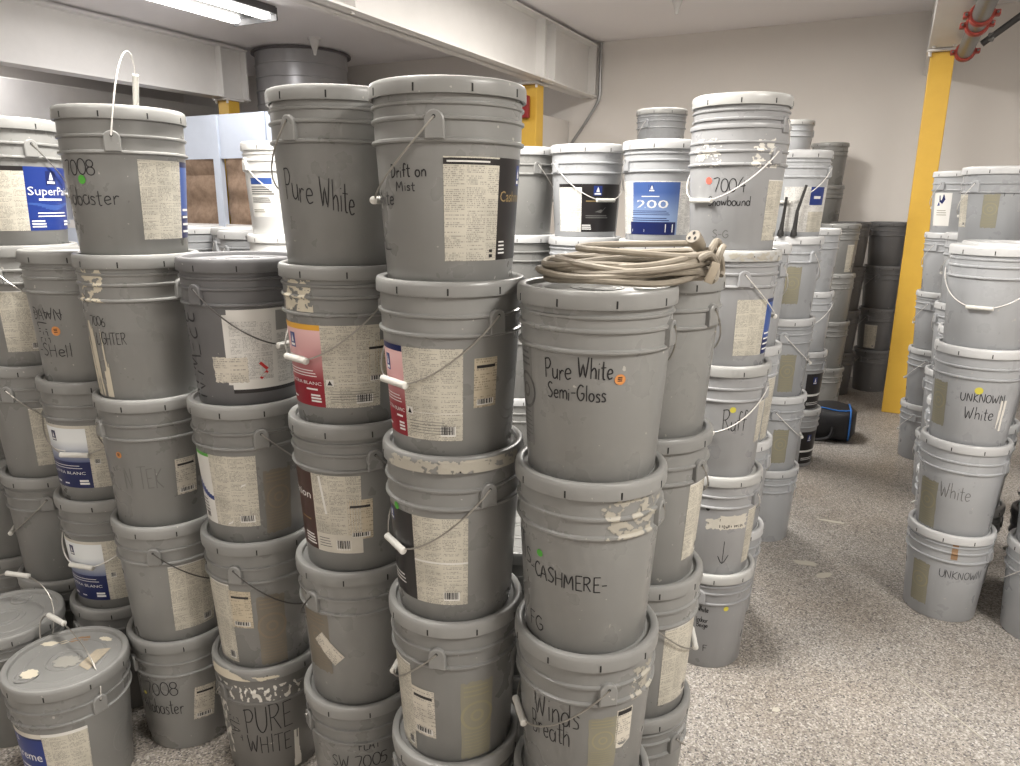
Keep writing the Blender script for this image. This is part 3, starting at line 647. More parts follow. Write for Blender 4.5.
# stacks: (stack, level, x, y, z of the pail base); marks on the pails: azimuth range in degrees, height range in metres
PAILS = [('A', 1, -1.7695, 1.2838, 0.0, 1.0104), ('A', 2, -1.7672, 1.2802, 0.3599, 0.9972), ('A', 3, -1.7706, 1.278, 0.7151, 1.0032),
 ('A', 4, -1.7747, 1.2752, 1.0725, 1.0406), ('A', 5, -1.778, 1.2742, 1.4432, 0.9876), ('B', 1, -1.4634, 1.3261, 0.0, 0.9846),
 ('B', 2, -1.4621, 1.3291, 0.3507, 1.0345), ('B', 3, -1.4626, 1.3293, 0.7192, 1.0321), ('B', 4, -1.4571, 1.3322, 1.0868, 1.0032),
 ('C', 1, -1.1282, 1.3342, 0.0, 0.9846), ('C', 2, -1.1267, 1.3349, 0.3507, 1.0381), ('C', 3, -1.122, 1.3374, 0.7205, 1.0285),
 ('C', 4, -1.1219, 1.3374, 1.0868, 1.0092), ('C', 5, -1.1242, 1.3362, 1.4423, 1.0333), ('D', 1, -0.7999, 1.2795, 0.0, 1.0126),
 ('D', 2, -0.7972, 1.2809, 0.3607, 0.996), ('D', 3, -0.7983, 1.2803, 0.7155, 1.0393), ('D', 4, -0.8, 1.2795, 1.0857, 0.9846),
 ('D', 5, -0.8011, 1.2789, 1.4324, 1.0236), ('E', 1, -0.4866, 1.3104, 0.0, 1.0126), ('E', 2, -0.4873, 1.3105, 0.3607, 1.0056),
 ('E', 3, -0.4901, 1.3091, 0.7189, 1.0092), ('E', 4, -0.49, 1.3091, 1.0784, 0.99), ('F', 1, -0.4716, 1.6191, 0.0, 1.0032),
 ('F', 2, -0.4656, 1.6216, 0.3574, 1.0176), ('F', 3, -0.4679, 1.6205, 0.7198, 1.0008), ('F', 4, -0.4668, 1.621, 1.0763, 0.9912),
 ('G', 1, -0.4433, 2.4296, 0.0, 1.0092), ('G', 2, -0.4465, 2.428, 0.3595, 0.9876), ('G', 3, -0.4524, 2.4249, 0.7113, 1.0406),
 ('G', 4, -0.4533, 2.4245, 1.0819, 1.0104), ('G', 5, -0.4581, 2.422, 1.4419, 1.0126), ('L2', 1, -2.0807, 1.3107, 0.0, 1.014),
 ('L2', 2, -2.0808, 1.3107, 0.3612, 0.9924), ('L2', 3, -2.0818, 1.3102, 0.7147, 1.0116), ('L2', 4, -2.0816, 1.311, 1.0751, 1.0224),
 ('L1', 1, -2.3955, 1.329, 0.0, 1.0126), ('L1', 2, -2.3955, 1.329, 0.3607, 1.0126), ('L1', 3, -2.3955, 1.329, 0.7214, 1.0126),
 ('L1', 4, -2.3955, 1.329, 1.0821, 1.0126), ('L1', 5, -2.3955, 1.329, 1.4428, 1.0126), ('X', 1, -1.8742, 0.9931, 0.0, 1.0126),
 ('R1', 1, 0.3434, 3.1741, 0.0, 1.0126), ('R1', 2, 0.3434, 3.1741, 0.3607, 1.0126), ('R1', 3, 0.3434, 3.1741, 0.7214, 1.0126),
 ('R1', 4, 0.3434, 3.1741, 1.0821, 1.0126), ('L0', 1, -2.71, 1.33, 0.0, 1.0126), ('L0', 2, -2.71, 1.33, 0.3607, 1.0126),
 ('L0', 3, -2.71, 1.33, 0.7214, 1.0126), ('L0', 4, -2.71, 1.33, 1.0821, 1.0126), ('Xb', 1, -2.242, 1.036, 0.0, 1.0126),
 ('H1', 1, -0.466, 2.775, 0.0, 1.0126), ('H1', 2, -0.466, 2.775, 0.3607, 1.0126), ('H1', 3, -0.466, 2.775, 0.7214, 1.0126),
 ('H1', 4, -0.466, 2.775, 1.0821, 1.0126), ('H2', 1, -0.42, 3.55, 0.0, 1.0126), ('H2', 2, -0.42, 3.55, 0.3607, 1.0126),
 ('H2', 3, -0.42, 3.55, 0.7214, 1.0126), ('H2', 4, -0.42, 3.55, 1.0821, 1.0126), ('H2', 5, -0.42, 3.55, 1.4428, 1.0126),
 ('H3', 1, -0.42, 4.72, 0.0, 1.0126), ('H3', 2, -0.42, 4.72, 0.3607, 1.0126), ('H3', 3, -0.42, 4.72, 0.7214, 1.0126),
 ('H3', 4, -0.42, 4.72, 1.0821, 1.0126), ('H4', 1, -0.365, 6.06, 0.0, 1.0126), ('H4', 2, -0.365, 6.06, 0.3607, 1.0126),
 ('H4', 3, -0.365, 6.06, 0.7214, 1.0126), ('H4', 4, -0.365, 6.06, 1.0821, 1.0126), ('H5', 1, -0.318, 6.75, 0.0, 1.0126),
 ('H5', 2, -0.318, 6.75, 0.3607, 1.0126), ('H5', 3, -0.318, 6.75, 0.7214, 1.0126), ('H5', 4, -0.318, 6.75, 1.0821, 1.0126),
 ('N', 1, -0.8, 1.63, 0.0, 1.0126), ('N', 2, -0.8, 1.63, 0.3607, 1.0126), ('W', 1, -0.57, 7.08, 0.0, 0.9782), ('W', 2, -0.57, 7.08, 0.3484, 0.9782),
 ('W', 3, -0.57, 7.08, 0.6968, 0.9782), ('W', 4, -0.57, 7.08, 1.0453, 0.9782), ('W', 5, -0.57, 7.08, 1.3937, 0.9782),
 ('W', 6, -0.57, 7.08, 1.7421, 0.9782), ('I', 1, -0.744, 5.9, 0.0, 1.0126), ('I', 2, -0.744, 5.9, 0.3607, 1.0126),
 ('I', 3, -0.744, 5.9, 0.7214, 1.0126), ('I', 4, -0.744, 5.9, 1.0821, 1.0126), ('I', 5, -0.744, 5.9, 1.4428, 1.0126),
 ('I', 6, -0.744, 5.9, 1.8034, 1.0126), ('DK', 1, -0.04, 7.03, 0.0, 1.0126), ('DK', 2, -0.04, 7.03, 0.3607, 1.0126),
 ('DK', 3, -0.04, 7.03, 0.7214, 1.0126), ('DK', 4, -0.04, 7.03, 1.0821, 1.0126), ('DK2', 1, 0.29, 7.06, 0.0, 1.0126),
 ('DK2', 2, 0.29, 7.06, 0.3607, 1.0126), ('DK2', 3, 0.29, 7.06, 0.7214, 1.0126), ('DK2', 4, 0.29, 7.06, 1.0821, 1.0126),
 ('S', 1, -1.332, 4.56, 0.0, 0.9944), ('S', 2, -1.332, 4.56, 0.3542, 0.9944), ('S', 3, -1.332, 4.56, 0.7084, 0.9944),
 ('S', 4, -1.332, 4.56, 1.0626, 0.9944), ('S', 5, -1.332, 4.56, 1.4168, 0.9944), ('S', 6, -1.332, 4.56, 1.771, 0.9944),
 ('P', 1, 0.39, 3.88, 0.0, 0.9782), ('P', 2, 0.39, 3.88, 0.3484, 0.9782), ('P', 3, 0.39, 3.88, 0.6968, 0.9782), ('P', 4, 0.39, 3.88, 1.0453, 0.9782),
 ('P', 5, 0.39, 3.88, 1.3937, 0.9782), ('R2', 1, 0.405, 3.497, 0.0, 1.0126), ('R2', 2, 0.405, 3.497, 0.3607, 1.0126),
 ('R2', 3, 0.405, 3.497, 0.7214, 1.0126), ('R2', 4, 0.405, 3.497, 1.0821, 1.0126), ('Q', 1, 0.395, 4.5, 0.0, 1.0126),
 ('Q', 2, 0.395, 4.5, 0.3607, 1.0126), ('Q', 3, 0.395, 4.5, 0.7214, 1.0126), ('Q', 4, 0.395, 4.5, 1.0821, 1.0126),
 ('R3', 1, 0.325, 5.22, 0.0, 0.9974), ('R3', 2, 0.325, 5.22, 0.3553, 0.9974), ('R3', 3, 0.325, 5.22, 0.7106, 0.9974),
 ('R3', 4, 0.325, 5.22, 1.0658, 0.9974), ('R3', 5, 0.325, 5.22, 1.4211, 0.9974), ('Rf', 1, 0.68, 3.14, 0.0, 1.0126),
 ('Rf', 2, 0.68, 3.14, 0.3607, 1.0126), ('Rg', 1, 0.73, 3.48, 0.0, 1.0126), ('Rg', 2, 0.73, 3.48, 0.3607, 1.0126),
 ('Rg', 3, 0.73, 3.48, 0.7214, 1.0126), ('Rg', 4, 0.73, 3.48, 1.0821, 1.0126), ('Wh', 1, -2.28, 2.335, 0.0, 1.0126),
 ('Wh', 2, -2.28, 2.335, 0.3607, 1.0126), ('Wh', 3, -2.28, 2.335, 0.7214, 1.0126), ('Wh', 4, -2.28, 2.335, 1.0821, 1.0126),
 ('Wh', 5, -2.28, 2.335, 1.4428, 1.0126), ('BL', 1, -2.92, 2.7, 0.0, 1.0126), ('BL', 2, -2.92, 2.7, 0.3607, 1.0126),
 ('BL', 3, -2.92, 2.7, 0.7214, 1.0126), ('BL', 4, -2.92, 2.7, 1.0821, 1.0126), ('BL2', 1, -3.24, 2.66, 0.0, 1.0126),
 ('BL2', 2, -3.24, 2.66, 0.3607, 1.0126), ('BL2', 3, -3.24, 2.66, 0.7214, 1.0126), ('BL2', 4, -3.24, 2.66, 1.0821, 1.0126),
 ('BL3', 1, -2.6, 2.46, 0.0, 1.0126), ('BL3', 2, -2.6, 2.46, 0.3607, 1.0126), ('BL3', 3, -2.6, 2.46, 0.7214, 1.0126),
 ('BL3', 4, -2.6, 2.46, 1.0821, 1.0126), ('M1', 1, -1.468, 2.94, 0.0, 1.0126), ('M1', 2, -1.468, 2.94, 0.3607, 1.0126),
 ('M1', 3, -1.468, 2.94, 0.7214, 1.0126), ('M1', 4, -1.468, 2.94, 1.0821, 1.0126), ('M1', 5, -1.468, 2.94, 1.4428, 1.0126),
 ('M2', 1, -1.15, 2.905, 0.0, 1.0126), ('M2', 2, -1.15, 2.905, 0.3607, 1.0126), ('M2', 3, -1.15, 2.905, 0.7214, 1.0126),
 ('M2', 4, -1.15, 2.905, 1.0821, 1.0126), ('M2', 5, -1.15, 2.905, 1.4428, 1.0126), ('M3', 1, -0.81, 2.82, 0.0, 1.0126),
 ('M3', 2, -0.81, 2.82, 0.3607, 1.0126), ('M3', 3, -0.81, 2.82, 0.7214, 1.0126), ('M3', 4, -0.81, 2.82, 1.0821, 1.0126),
 ('M3', 5, -0.81, 2.82, 1.4428, 1.0126)]
DECALS = {('A', 1): [('text', (-91.787, -50.011, 0.19, 0.235), {'s': '7008'}), ('text', (-100.576, -45.969, 0.127, 0.18), {'s': 'Alabaster'}),
            ('label', (-34.236, -9.358, 0.094, 0.202), {'st': 'ticket', 'tilt': -0.1}), ('dot', (-95.16, 0.187), {'c': 'yellow', 'r': 0.006}),
            ('ear', -107.8, {'bail': 'left'})],
 ('A', 2): [('ear', -56.4, {'bail': 'right'}), ('label', (-45.104, 4.392, 0.039, 0.244), {'st': 'print'})],
 ('A', 3): [('dot', (-83.06, 0.213), {'c': 'orange', 'r': 0.009}), ('label', (-24.168, -0.735, 0.089, 0.193), {'st': 'ticket'}),
            ('text', (-80.779, -35.922, 0.116, 0.179), {'c': 'faint', 's': 'N TEK'}), ('ear', -106.9, {'bail': 'back'})],
 ('A', 4): [('text', (-98.237, -76.154, 0.194, 0.217), {'s': '7006', 'w': 0.6}), ('text', (-92.872, -55.216, 0.148, 0.179), {'s': 'LIGHTER', 'w': 0.7}),
            ('smear', (-106.868, -70.853, 0.252, 0.335), {'c': 'cream', 'hi': 1, 'thin': 1}), ('smear', (-117.781, -81.036, 0.003, 0.204), {'c': 'cream', 'drip': 1}),
            ('ear', 3.2, {'bail': 'back'})],
 ('A', 5): [('ear', -44.6, {'bail': 'up'}), ('label', (-25.373, 49.349, 0.047, 0.241), {'st': 'print_blue'}), ('text', (-104.584, -63.947, 0.203, 0.24), {'s': '7008'}),
            ('text', (-119.382, -44.355, 0.132, 0.175), {'s': 'Alabaster'}), ('dot', (-80.79, 0.192), {'c': 'green', 'r': 0.0109})],
 ('B', 1): [('text', (-77.195, -21.845, 0.157, 0.245), {'s': 'PURE', 'w': 1.3}), ('text', (-76.438, -24.479, 0.087, 0.149), {'s': 'WHITE', 'w': 1.2}),
            ('text', (-99.692, -83.224, 0.121, 0.2), {'s': 'FLAT', 'vert': 1}), ('smear', (-113.475, -27.155, 0.299, 0.441), {'c': 'cream', 'hi': 2, 'solid': 1}),
            ('smear', (-114.201, -11.923, 0.262, 0.309), {'blobs': 1, 'c': 'white', 'hi': 1}), ('smear', (-122.313, -100.035, 0.051, 0.237), {'blobs': 1, 'c': 'white'}),
            ('smear', (-22.212, -12.787, 0.006, 0.138), {'c': 'white', 'drip': 1}), ('ear', -102.0, {'bail': 'back'})],
 ('B', 2): [('ear', -70.8, {'bail': 'right'}), ('label', (-121.982, -81.634, 0.014, 0.247), {'st': 'print'}),
            ('label', (-83.131, -57.981, 0.123, 0.231), {'st': 'ticket2'}), ('stencil', (-52.686, -22.818, 0.004, 0.214), {'c': 'rust'})],
 ('B', 3): [('ear', -34.6, {'bail': 'right'}), ('label', (-122.261, -41.505, 0.049, 0.238), {'st': 'bluegreen'}),
            ('stencil', (-34.974, -4.163, 0.024, 0.193), {'c': 'rust'})],
 ('B', 4): [('ear', -88.8, {'bail': 'right', 'dark': 1}), ('label', (-64.848, 29.154, 0.048, 0.246), {'st': 'safety'}),
            ('label', (-79.296, -43.127, 0.066, 0.129), {'st': 'scrap'}), ('text', (-125.797, -95.991, 0.019, 0.238), {'s': 'BREWIN', 'vert': 1, 'w': 1.6})],
 ('C', 1): [('text', (-57.755, -34.339, 0.234, 0.259), {'s': 'FLAT'}), ('text', (-87.811, -26.669, 0.177, 0.216), {'s': 'SW 7005'}), ('ear', -120.5, {'bail': 'back'})],
 ('C', 2): [('ear', -98.1, {'bail': 'left'}), ('label', (-106.638, -65.148, 0.106, 0.206), {'st': 'scrapd', 'tilt': -0.8, 'wh': (0.082, 0.04)}),
            ('stencil', (-120.755, -83.166, 0.087, 0.254), {'c': 'rust'})],
 ('C', 3): [('ear', -32.6, {'bail': 'right'}), ('label', (-130.224, -45.946, 0.052, 0.246), {'st': 'brown'}),
            ('label', (-59.761, -35.196, 0.088, 0.187), {'st': 'ticket2'})],
 ('C', 4): [('smear', (-120.796, -80.995, 0.262, 0.334), {'c': 'cream', 'hi': 1}), ('label', (-132.409, -21.75, 0.046, 0.234), {'st': 'red'}),
            ('label', (-34.958, -12.38, 0.101, 0.198), {'st': 'ticket2'}), ('ear', -16.1, {'bail': 'front'})],
 ('C', 5): [('text', (-109.307, -74.973, 0.14, 0.201), {'s': 'Pure', 'slope': -0.18}), ('text', (-69.227, -38.573, 0.119, 0.182), {'s': 'White', 'slope': -0.25}),
            ('ear', -92.5, {'bail': 'none'})],
 ('D', 2): [('ear', -74.2, {'bail': 'left'}), ('label', (-136.064, -104.236, 0.004, 0.241), {'st': 'print'}),
            ('label', (-104.657, -79.246, 0.062, 0.187), {'st': 'ticket'}), ('stencil', (-54.565, -23.223, 0.007, 0.213), {'c': 'tan'})],
 ('D', 3): [('ear', -30.0, {'bail': 'left'}), ('label', (-138.769, -46.546, 0.042, 0.236), {'st': 'black_l'}), ('dot', (-116.42, 0.241), {'c': 'green', 'r': 0.0083}),
            ('smear', (-117.134, 1.047, 0.329, 0.364), {'c': 'film', 'hi': 2, 'thin': 0})],
 ('D', 4): [('ear', -21.5, {'bail': 'left'}), ('label', (-137.573, -48.989, 0.039, 0.231), {'st': 'red2'}), ('label', (-39.691, -17.938, 0.107, 0.21), {'st': 'ticket2'}),
            ('stencil', (-12.843, 22.003, -0.002, 0.191), {'c': 'grey'})],
 ('D', 5): [('ear', -67.5, {'bail': 'left'}), ('label', (-62.107, 21.965, 0.046, 0.23), {'st': 'black_r'}),
            ('text', (-108.412, -74.427, 0.194, 0.218), {'s': 'Drift on'}), ('text', (-103.692, -83.964, 0.17, 0.188), {'s': 'Mist'}),
            ('text', (-140.26, -107.252, 0.145, 0.172), {'s': 'White'}), ('text', (-131.443, -114.342, 0.062, 0.081), {'s': 'L'})],
 ('DK', 2): [('label', (-125.635, -83.817, 0.027, 0.225), {'st': 'print'})],
 ('E', 2): [('ear', -50.6, {'bail': 'left'}), ('text', (-115.12, -71.04, 0.195, 0.263), {'s': 'Winds'}), ('text', (-119.256, -78.845, 0.146, 0.204), {'s': 'Breath'}),
            ('label', (-40.044, -24.075, 0.136, 0.232), {'st': 'strip'}), ('stencil', (-64.123, -38.536, 0.096, 0.22), {'c': 'tan'}),
            ('smear', (-29.716, 0.263, 0.242, 0.319), {'c': 'film', 'hi': 1, 'thin': 1})],
 ('E', 3): [('ear', -0.8, {'bail': 'none'}), ('dot', (-110.7, 0.202), {'c': 'green', 'r': 0.0077}),
            ('text', (-123.236, -51.846, 0.145, 0.177), {'s': '-CASHMERE-', 'slope': -0.05, 'w': 1.1}), ('text', (-128.473, -108.06, 0.026, 0.06), {'s': 'FG'}),
            ('text', (-147.14, -122.397, 0.167, 0.232), {'s': 'Ms', 'vert': 0}), ('smear', (-61.083, -0.051, 0.253, 0.347), {'c': 'film', 'hi': 1, 'thin': 1})],
 ('E', 4): [('ear', -0.8, {'bail': 'rightback'}), ('text', (-108.928, -85.601, 0.202, 0.242), {'s': 'Pure'}), ('text', (-81.105, -55.115, 0.209, 0.248), {'s': 'White'}),
            ('text', (-106.384, -59.281, 0.165, 0.197), {'s': 'Semi-Gloss'}), ('dot', (-50.0, 0.207), {'c': 'orange', 'r': 0.01}),
            ('stencil', (-147.085, -125.149, 0.056, 0.254), {'c': 'ink'})],
 ('F', 1): [('ear', -23.5, {'bail': 'right'})],
 ('F', 2): [('ear', -69.9, {'bail': 'back'}), ('label', (-45.658, 4.984, 0.035, 0.25), {'st': 'print'})],
 ('F', 3): [('ear', -18.3, {'bail': 'right'}), ('label', (-26.645, 9.14, 0.055, 0.258), {'st': 'print'})],
 ('F', 4): [('ear', -16.7, {'bail': 'right'})],
 ('G', 1): [('ear', -89.0, {'bail': 'back'}), ('dot', (-51.9, 0.239), {'c': 'yellow', 'r': 0.0089}), ('text', (-91.698, -75.533, 0.222, 0.245), {'s': 'White'}),
            ('text', (-92.18, -75.623, 0.182, 0.202), {'s': 'Indoor'}), ('text', (-91.733, -75.012, 0.162, 0.182), {'s': 'Beige'}),
            ('text', (-80.665, -73.397, 0.068, 0.092), {'s': 'F'})],
 ('G', 2): [('ear', -15.6, {'bail': 'none'}), ('label', (-87.439, -29.684, 0.177, 0.229), {'st': 'tape'}), ('text', (-71.57, -33.696, 0.184, 0.218), {'s': 'Titan Wht'}),
            ('text', (-67.838, -51.485, 0.05, 0.139), {'s': '\x01'}), ('dot', (-86.11, 0.249), {'c': 'black', 'r': 0.0061}),
            ('label', (-25.764, 0.987, 0.037, 0.242), {'st': 'print'})],
 ('G', 3): [('ear', -10.4, {'bail': 'left'}), ('dot', (-62.07, 0.23), {'c': 'yellow', 'r': 0.0095}), ('text', (-74.759, -39.82, 0.161, 0.227), {'s': 'Ruff'}),
            ('label', (-20.04, 2.243, 0.113, 0.264), {'st': 'print'})],
 ('G', 4): [('smear', (-118.167, -7.861, 0.249, 0.332), {'c': 'film', 'hi': 2, 'thin': 1}), ('ear', -62.2, {'bail': 'right'}),
            ('label', (-67.467, 2.95, 0.042, 0.218), {'st': 'print_blue'})],
 ('G', 5): [('ear', -31.5, {'bail': 'left'}), ('smear', (-136.888, -97.881, 0.248, 0.333), {'c': 'white', 'hi': 1, 'thin': 1}),
            ('smear', (-63.847, -27.514, 0.247, 0.357), {'c': 'white', 'hi': 1, 'thin': 1}), ('text', (-107.091, -66.929, 0.179, 0.221), {'s': '7004'}),
            ('text', (-113.36, -58.655, 0.139, 0.167), {'s': 'Snowbound'}), ('dot', (-112.97, 0.211), {'c': 'red', 'r': 0.0102}),
            ('text', (-105.351, -82.488, 0.045, 0.068), {'c': 'faint', 's': 'S-G'}), ('label', (-36.869, 2.746, 0.038, 0.214), {'st': 'print'})],
 ('H1', 2): [('ear', -9.0, {'bail': 'none'})],
 ('H1', 3): [('label', (-27.517, 2.135, 0.012, 0.248), {'st': 'print'})],
 ('H1', 4): [('ear', -24.2, {'bail': 'none'})],
 ('H2', 1): [('ear', -25.8, {'bail': 'right'})],
 ('H2', 2): [('stencil', (-74.693, -43.698, 0.046, 0.21), {'c': 'tan'}), ('ear', -74.6, {'bail': 'right'})],
 ('H2', 3): [('stencil', (-75.312, -45.249, 0.031, 0.204), {'c': 'tan'}), ('ear', -73.8, {'bail': 'right'})],
 ('H2', 4): [('stencil', (-83.922, -53.038, 0.075, 0.237), {'c': 'tan'}), ('ear', -35.0, {'bail': 'back'})],
 ('H2', 5): [('label', (-97.107, 1.942, 0.029, 0.216), {'st': 'white_blue'}), ('ear', -10.4, {'bail': 'left'})],
 ('H3', 1): [('label', (-60.935, -2.385, 0.021, 0.228), {'st': 'black_b'})],
 ('H3', 2): [('label', (-63.992, -1.078, 0.014, 0.234), {'st': 'black_b'}), ('ear', -14.5, {'bail': 'none'})],
 ('H3', 3): [('ear', -11.3, {'bail': 'left'})],
 ('H4', 4): [('label', (-54.433, -29.753, 0.021, 0.218), {'st': 'print'})],
 ('L1', 1): [('ear', -48.2, {'bail': 'back'})],
 ('L1', 2): [('ear', -42.6, {'bail': 'left'})],
 ('L1', 3): [('ear', -67.3, {'bail': 'right'}), ('label', (-48.422, -13.502, 0.046, 0.234), {'st': 'print'})],
 ('L1', 4): [('ear', -58.2, {'bail': 'right'}), ('label', (-63.508, -20.261, 0.052, 0.235), {'st': 'print'})],
 ('L1', 5): [('ear', -5.6, {'bail': 'back'}), ('label', (-81.967, 55.397, 0.051, 0.232), {'st': 'super'})],
 ('L2', 1): [('ear', -104.7, {'bail': 'back'})],
 ('L2', 2): [('ear', -167.7, {'bail': 'right'}), ('label', (-114.948, -25.246, 0.034, 0.235), {'st': 'bluegrad'})],
 ('L2', 3): [('ear', -154.7, {'bail': 'right'}), ('label', (-115.726, -24.822, 0.047, 0.239), {'st': 'bluegrad'})],
 ('L2', 4): [('ear', -21.0, {'bail': 'back'}), ('text', (-100.026, -57.812, 0.182, 0.215), {'s': 'DAWN', 'strike': 1}),
             ('text', (-94.804, -78.296, 0.116, 0.176), {'s': 'LIFE', 'vert': 1}), ('text', (-103.674, -51.511, 0.079, 0.116), {'s': '-SHell'}),
             ('dot', (-68.37, 0.152), {'c': 'orange', 'r': 0.0129})],
 ('M1', 5): [('ear', -37.3, {'bail': 'back'})],
 ('M2', 5): [('ear', -125.9, {'bail': 'right'}), ('label', (-119.699, 1.974, 0.031, 0.215), {'st': 'black_p'})],
 ('M3', 5): [('ear', -137.0, {'bail': 'back'}), ('label', (-155.026, -13.64, 0.031, 0.222), {'st': 'two'})],
 ('P', 5): [('stencil', (-117.754, -93.459, 0.106, 0.258), {'c': 'tan'}), ('text', (-90.12, -22.596, 0.242, 0.303), {'s': 'PAME'}),
            ('label', (-177.265, -147.648, 0.106, 0.277), {'st': 'print'}), ('ear', -132.4, {'bail': 'none'})],
 ('R1', 1): [('text', (-102.647, -36.791, 0.188, 0.222), {'s': 'UNKNOWN', 'w': 0.8}), ('stencil', (-144.843, -115.819, 0.05, 0.224), {'c': 'tan'}),
             ('smear', (-92.577, -79.608, 0.269, 0.349), {'c': 'rust', 'drip': 1, 'hi': 1}), ('ear', -24.9, {'bail': 'back'})],
 ('R1', 2): [('text', (-119.423, -76.461, 0.148, 0.211), {'c': 'faint', 's': 'White'}), ('stencil', (-157.387, -123.223, -0.006, 0.2), {'c': 'tan'}),
             ('ear', -25.2, {'bail': 'back'})],
 ('R1', 3): [('ear', -25.1, {'bail': 'back'}), ('text', (-112.659, -51.774, 0.172, 0.205), {'s': 'UNKNOWN'}), ('text', (-104.33, -64.044, 0.107, 0.156), {'s': 'White'}),
             ('dot', (-90.02, 0.215), {'c': 'yellow', 'r': 0.0132}), ('smear', (-61.656, -47.73, 0.067, 0.182), {'c': 'white', 'drip': 1}),
             ('stencil', (-164.482, -132.876, 0.058, 0.226), {'c': 'tan'})],
 ('R1', 4): [('ear', -196.2, {'bail': 'right'})],
 ('R3', 5): [('label', (-155.156, -95.911, 0.05, 0.241), {'st': 'white_r'})],
 ('Rf', 1): [('ear', -130.4, {'bail': 'back'})],
 ('Wh', 5): [('label', (-106.505, -42.11, 0.079, 0.231), {'st': 'white_txt'}), ('ear', -113.2, {'bail': 'front'})],
 ('X', 1): [('ear', -5.1, {'bail': 'upfront'}), ('label', (-108.079, -19.002, 0.027, 0.233), {'st': 'extreme'}),
            ('stencil', (5.908, 43.722, 0.037, 0.191), {'c': 'grey'})],
 ('Xb', 1): [('ear', 13.1, {'bail': 'upfront'})]}
# ------------------------------------------------------------------ the setting
FLOORM = bpy.data.materials.new('speckled_floor')
def make_floor_mat():
    M = FLOORM; M.use_nodes = True; nt = M.node_tree; N = nt.nodes; Lk = nt.links; b = N['Principled BSDF']
    tc = N.new('ShaderNodeTexCoord')
    def vor(scale, stops):
        v = N.new('ShaderNodeTexVoronoi'); v.inputs['Scale'].default_value = scale; Lk.new(tc.outputs['Object'], v.inputs['Vector'])
        w = N.new('ShaderNodeTexWhiteNoise'); w.noise_dimensions = '3D'; Lk.new(v.outputs['Color'], w.inputs['Vector'])
        r = N.new('ShaderNodeValToRGB'); r.color_ramp.interpolation = 'CONSTANT'
        e = r.color_ramp.elements
        while len(e) < len(stops): e.new(.5)
        for i, (p, c) in enumerate(stops): e[i].position = p; e[i].color = (*c, 1)
        Lk.new(w.outputs['Value'], r.inputs['Fac']); return r.outputs['Color']
    c1 = vor(200, [(0, (.20, .185, .167)), (.24, (.31, .29, .262)), (.50, (.39, .37, .345)), (.70, (.25, .235, .225)), (.85, (.10, .095, .098)), (.93, (.50, .48, .46))])
    nz = N.new('ShaderNodeTexNoise'); nz.inputs['Scale'].default_value = 1.6; nz.inputs['Detail'].default_value = 7; nz.inputs['Roughness'].default_value = .62; Lk.new(tc.outputs['Object'], nz.inputs['Vector'])
    mr = N.new('ShaderNodeMapRange'); mr.inputs['From Min'].default_value = .35; mr.inputs['From Max'].default_value = .7; mr.inputs['To Max'].default_value = .55; Lk.new(nz.outputs['Fac'], mr.inputs['Value'])
    mx = N.new('ShaderNodeMix'); mx.data_type = 'RGBA'; mx.blend_type = 'MULTIPLY'; Lk.new(mr.outputs[0], mx.inputs['Factor']); Lk.new(c1, mx.inputs['A']); mx.inputs['B'].default_value = (.70, .605, .50, 1)
    n2 = N.new('ShaderNodeTexNoise'); n2.inputs['Scale'].default_value = 9; n2.inputs['Detail'].default_value = 5; Lk.new(tc.outputs['Object'], n2.inputs['Vector'])
    m2 = N.new('ShaderNodeMapRange'); m2.inputs['From Min'].default_value = .62; m2.inputs['From Max'].default_value = .8; m2.inputs['To Max'].default_value = .5; Lk.new(n2.outputs['Fac'], m2.inputs['Value'])
    mx2 = N.new('ShaderNodeMix'); mx2.data_type = 'RGBA'; Lk.new(m2.outputs[0], mx2.inputs['Factor']); Lk.new(mx.outputs['Result'], mx2.inputs['A']); mx2.inputs['B'].default_value = (.28, .25, .215, 1)
    Lk.new(mx2.outputs['Result'], b.inputs['Base Color']); b.inputs['Roughness'].default_value = .5; b.inputs['Specular IOR Level'].default_value = .35
make_floor_mat()
WALLM = mat('wall_paint', (.74, .705, .67), .75, bump=.15, bscale=40, mott=.35, mscale=1.3, mcol=(.80, .77, .73))
CEILM = mat('ceiling_board', (.88, .855, .865), .85, bump=.1, bscale=60)
STEEL = mat('white_painted_steel', (.80, .785, .765), .5, mott=.2, mscale=3)
YELM = mat('yellow_paint', lin(216, 174, 68), .45, mott=.25, mscale=6, mcol=lin(186, 140, 56))
def struct(name, b, **kw): return tag(b.build(name, **kw), kind='structure')
X0, X1, Y0, YW = -9.0, 4.2, -2.2, 7.45
struct('floor', MB().box(((X0 + X1) / 2, (Y0 + YW) / 2, -.05), (X1 - X0 + .4, YW - Y0 + .4, .1), FLOORM), smooth=False)
struct('ceiling', MB().box(((X0 + X1) / 2, (Y0 + YW) / 2, CEIL + .05), (X1 - X0 + .4, YW - Y0 + .4, .1), CEILM), smooth=False)
struct('wall_far', MB().box(((X0 + X1) / 2, YW + .06, CEIL / 2), (X1 - X0 + .24, .12, CEIL), WALLM), smooth=False)
struct('wall_left', MB().box((X0 - .06, (Y0 + YW) / 2, CEIL / 2), (.12, YW - Y0, CEIL), WALLM), smooth=False)
struct('wall_right', MB().box((X1 + .06, (Y0 + YW) / 2, CEIL / 2), (.12, YW - Y0, CEIL), WALLM), smooth=False)

struct('wall_back', MB().box(((X0 + X1) / 2, Y0 - .06, CEIL / 2), (X1 - X0 + .24, .12, CEIL), WALLM), smooth=False)

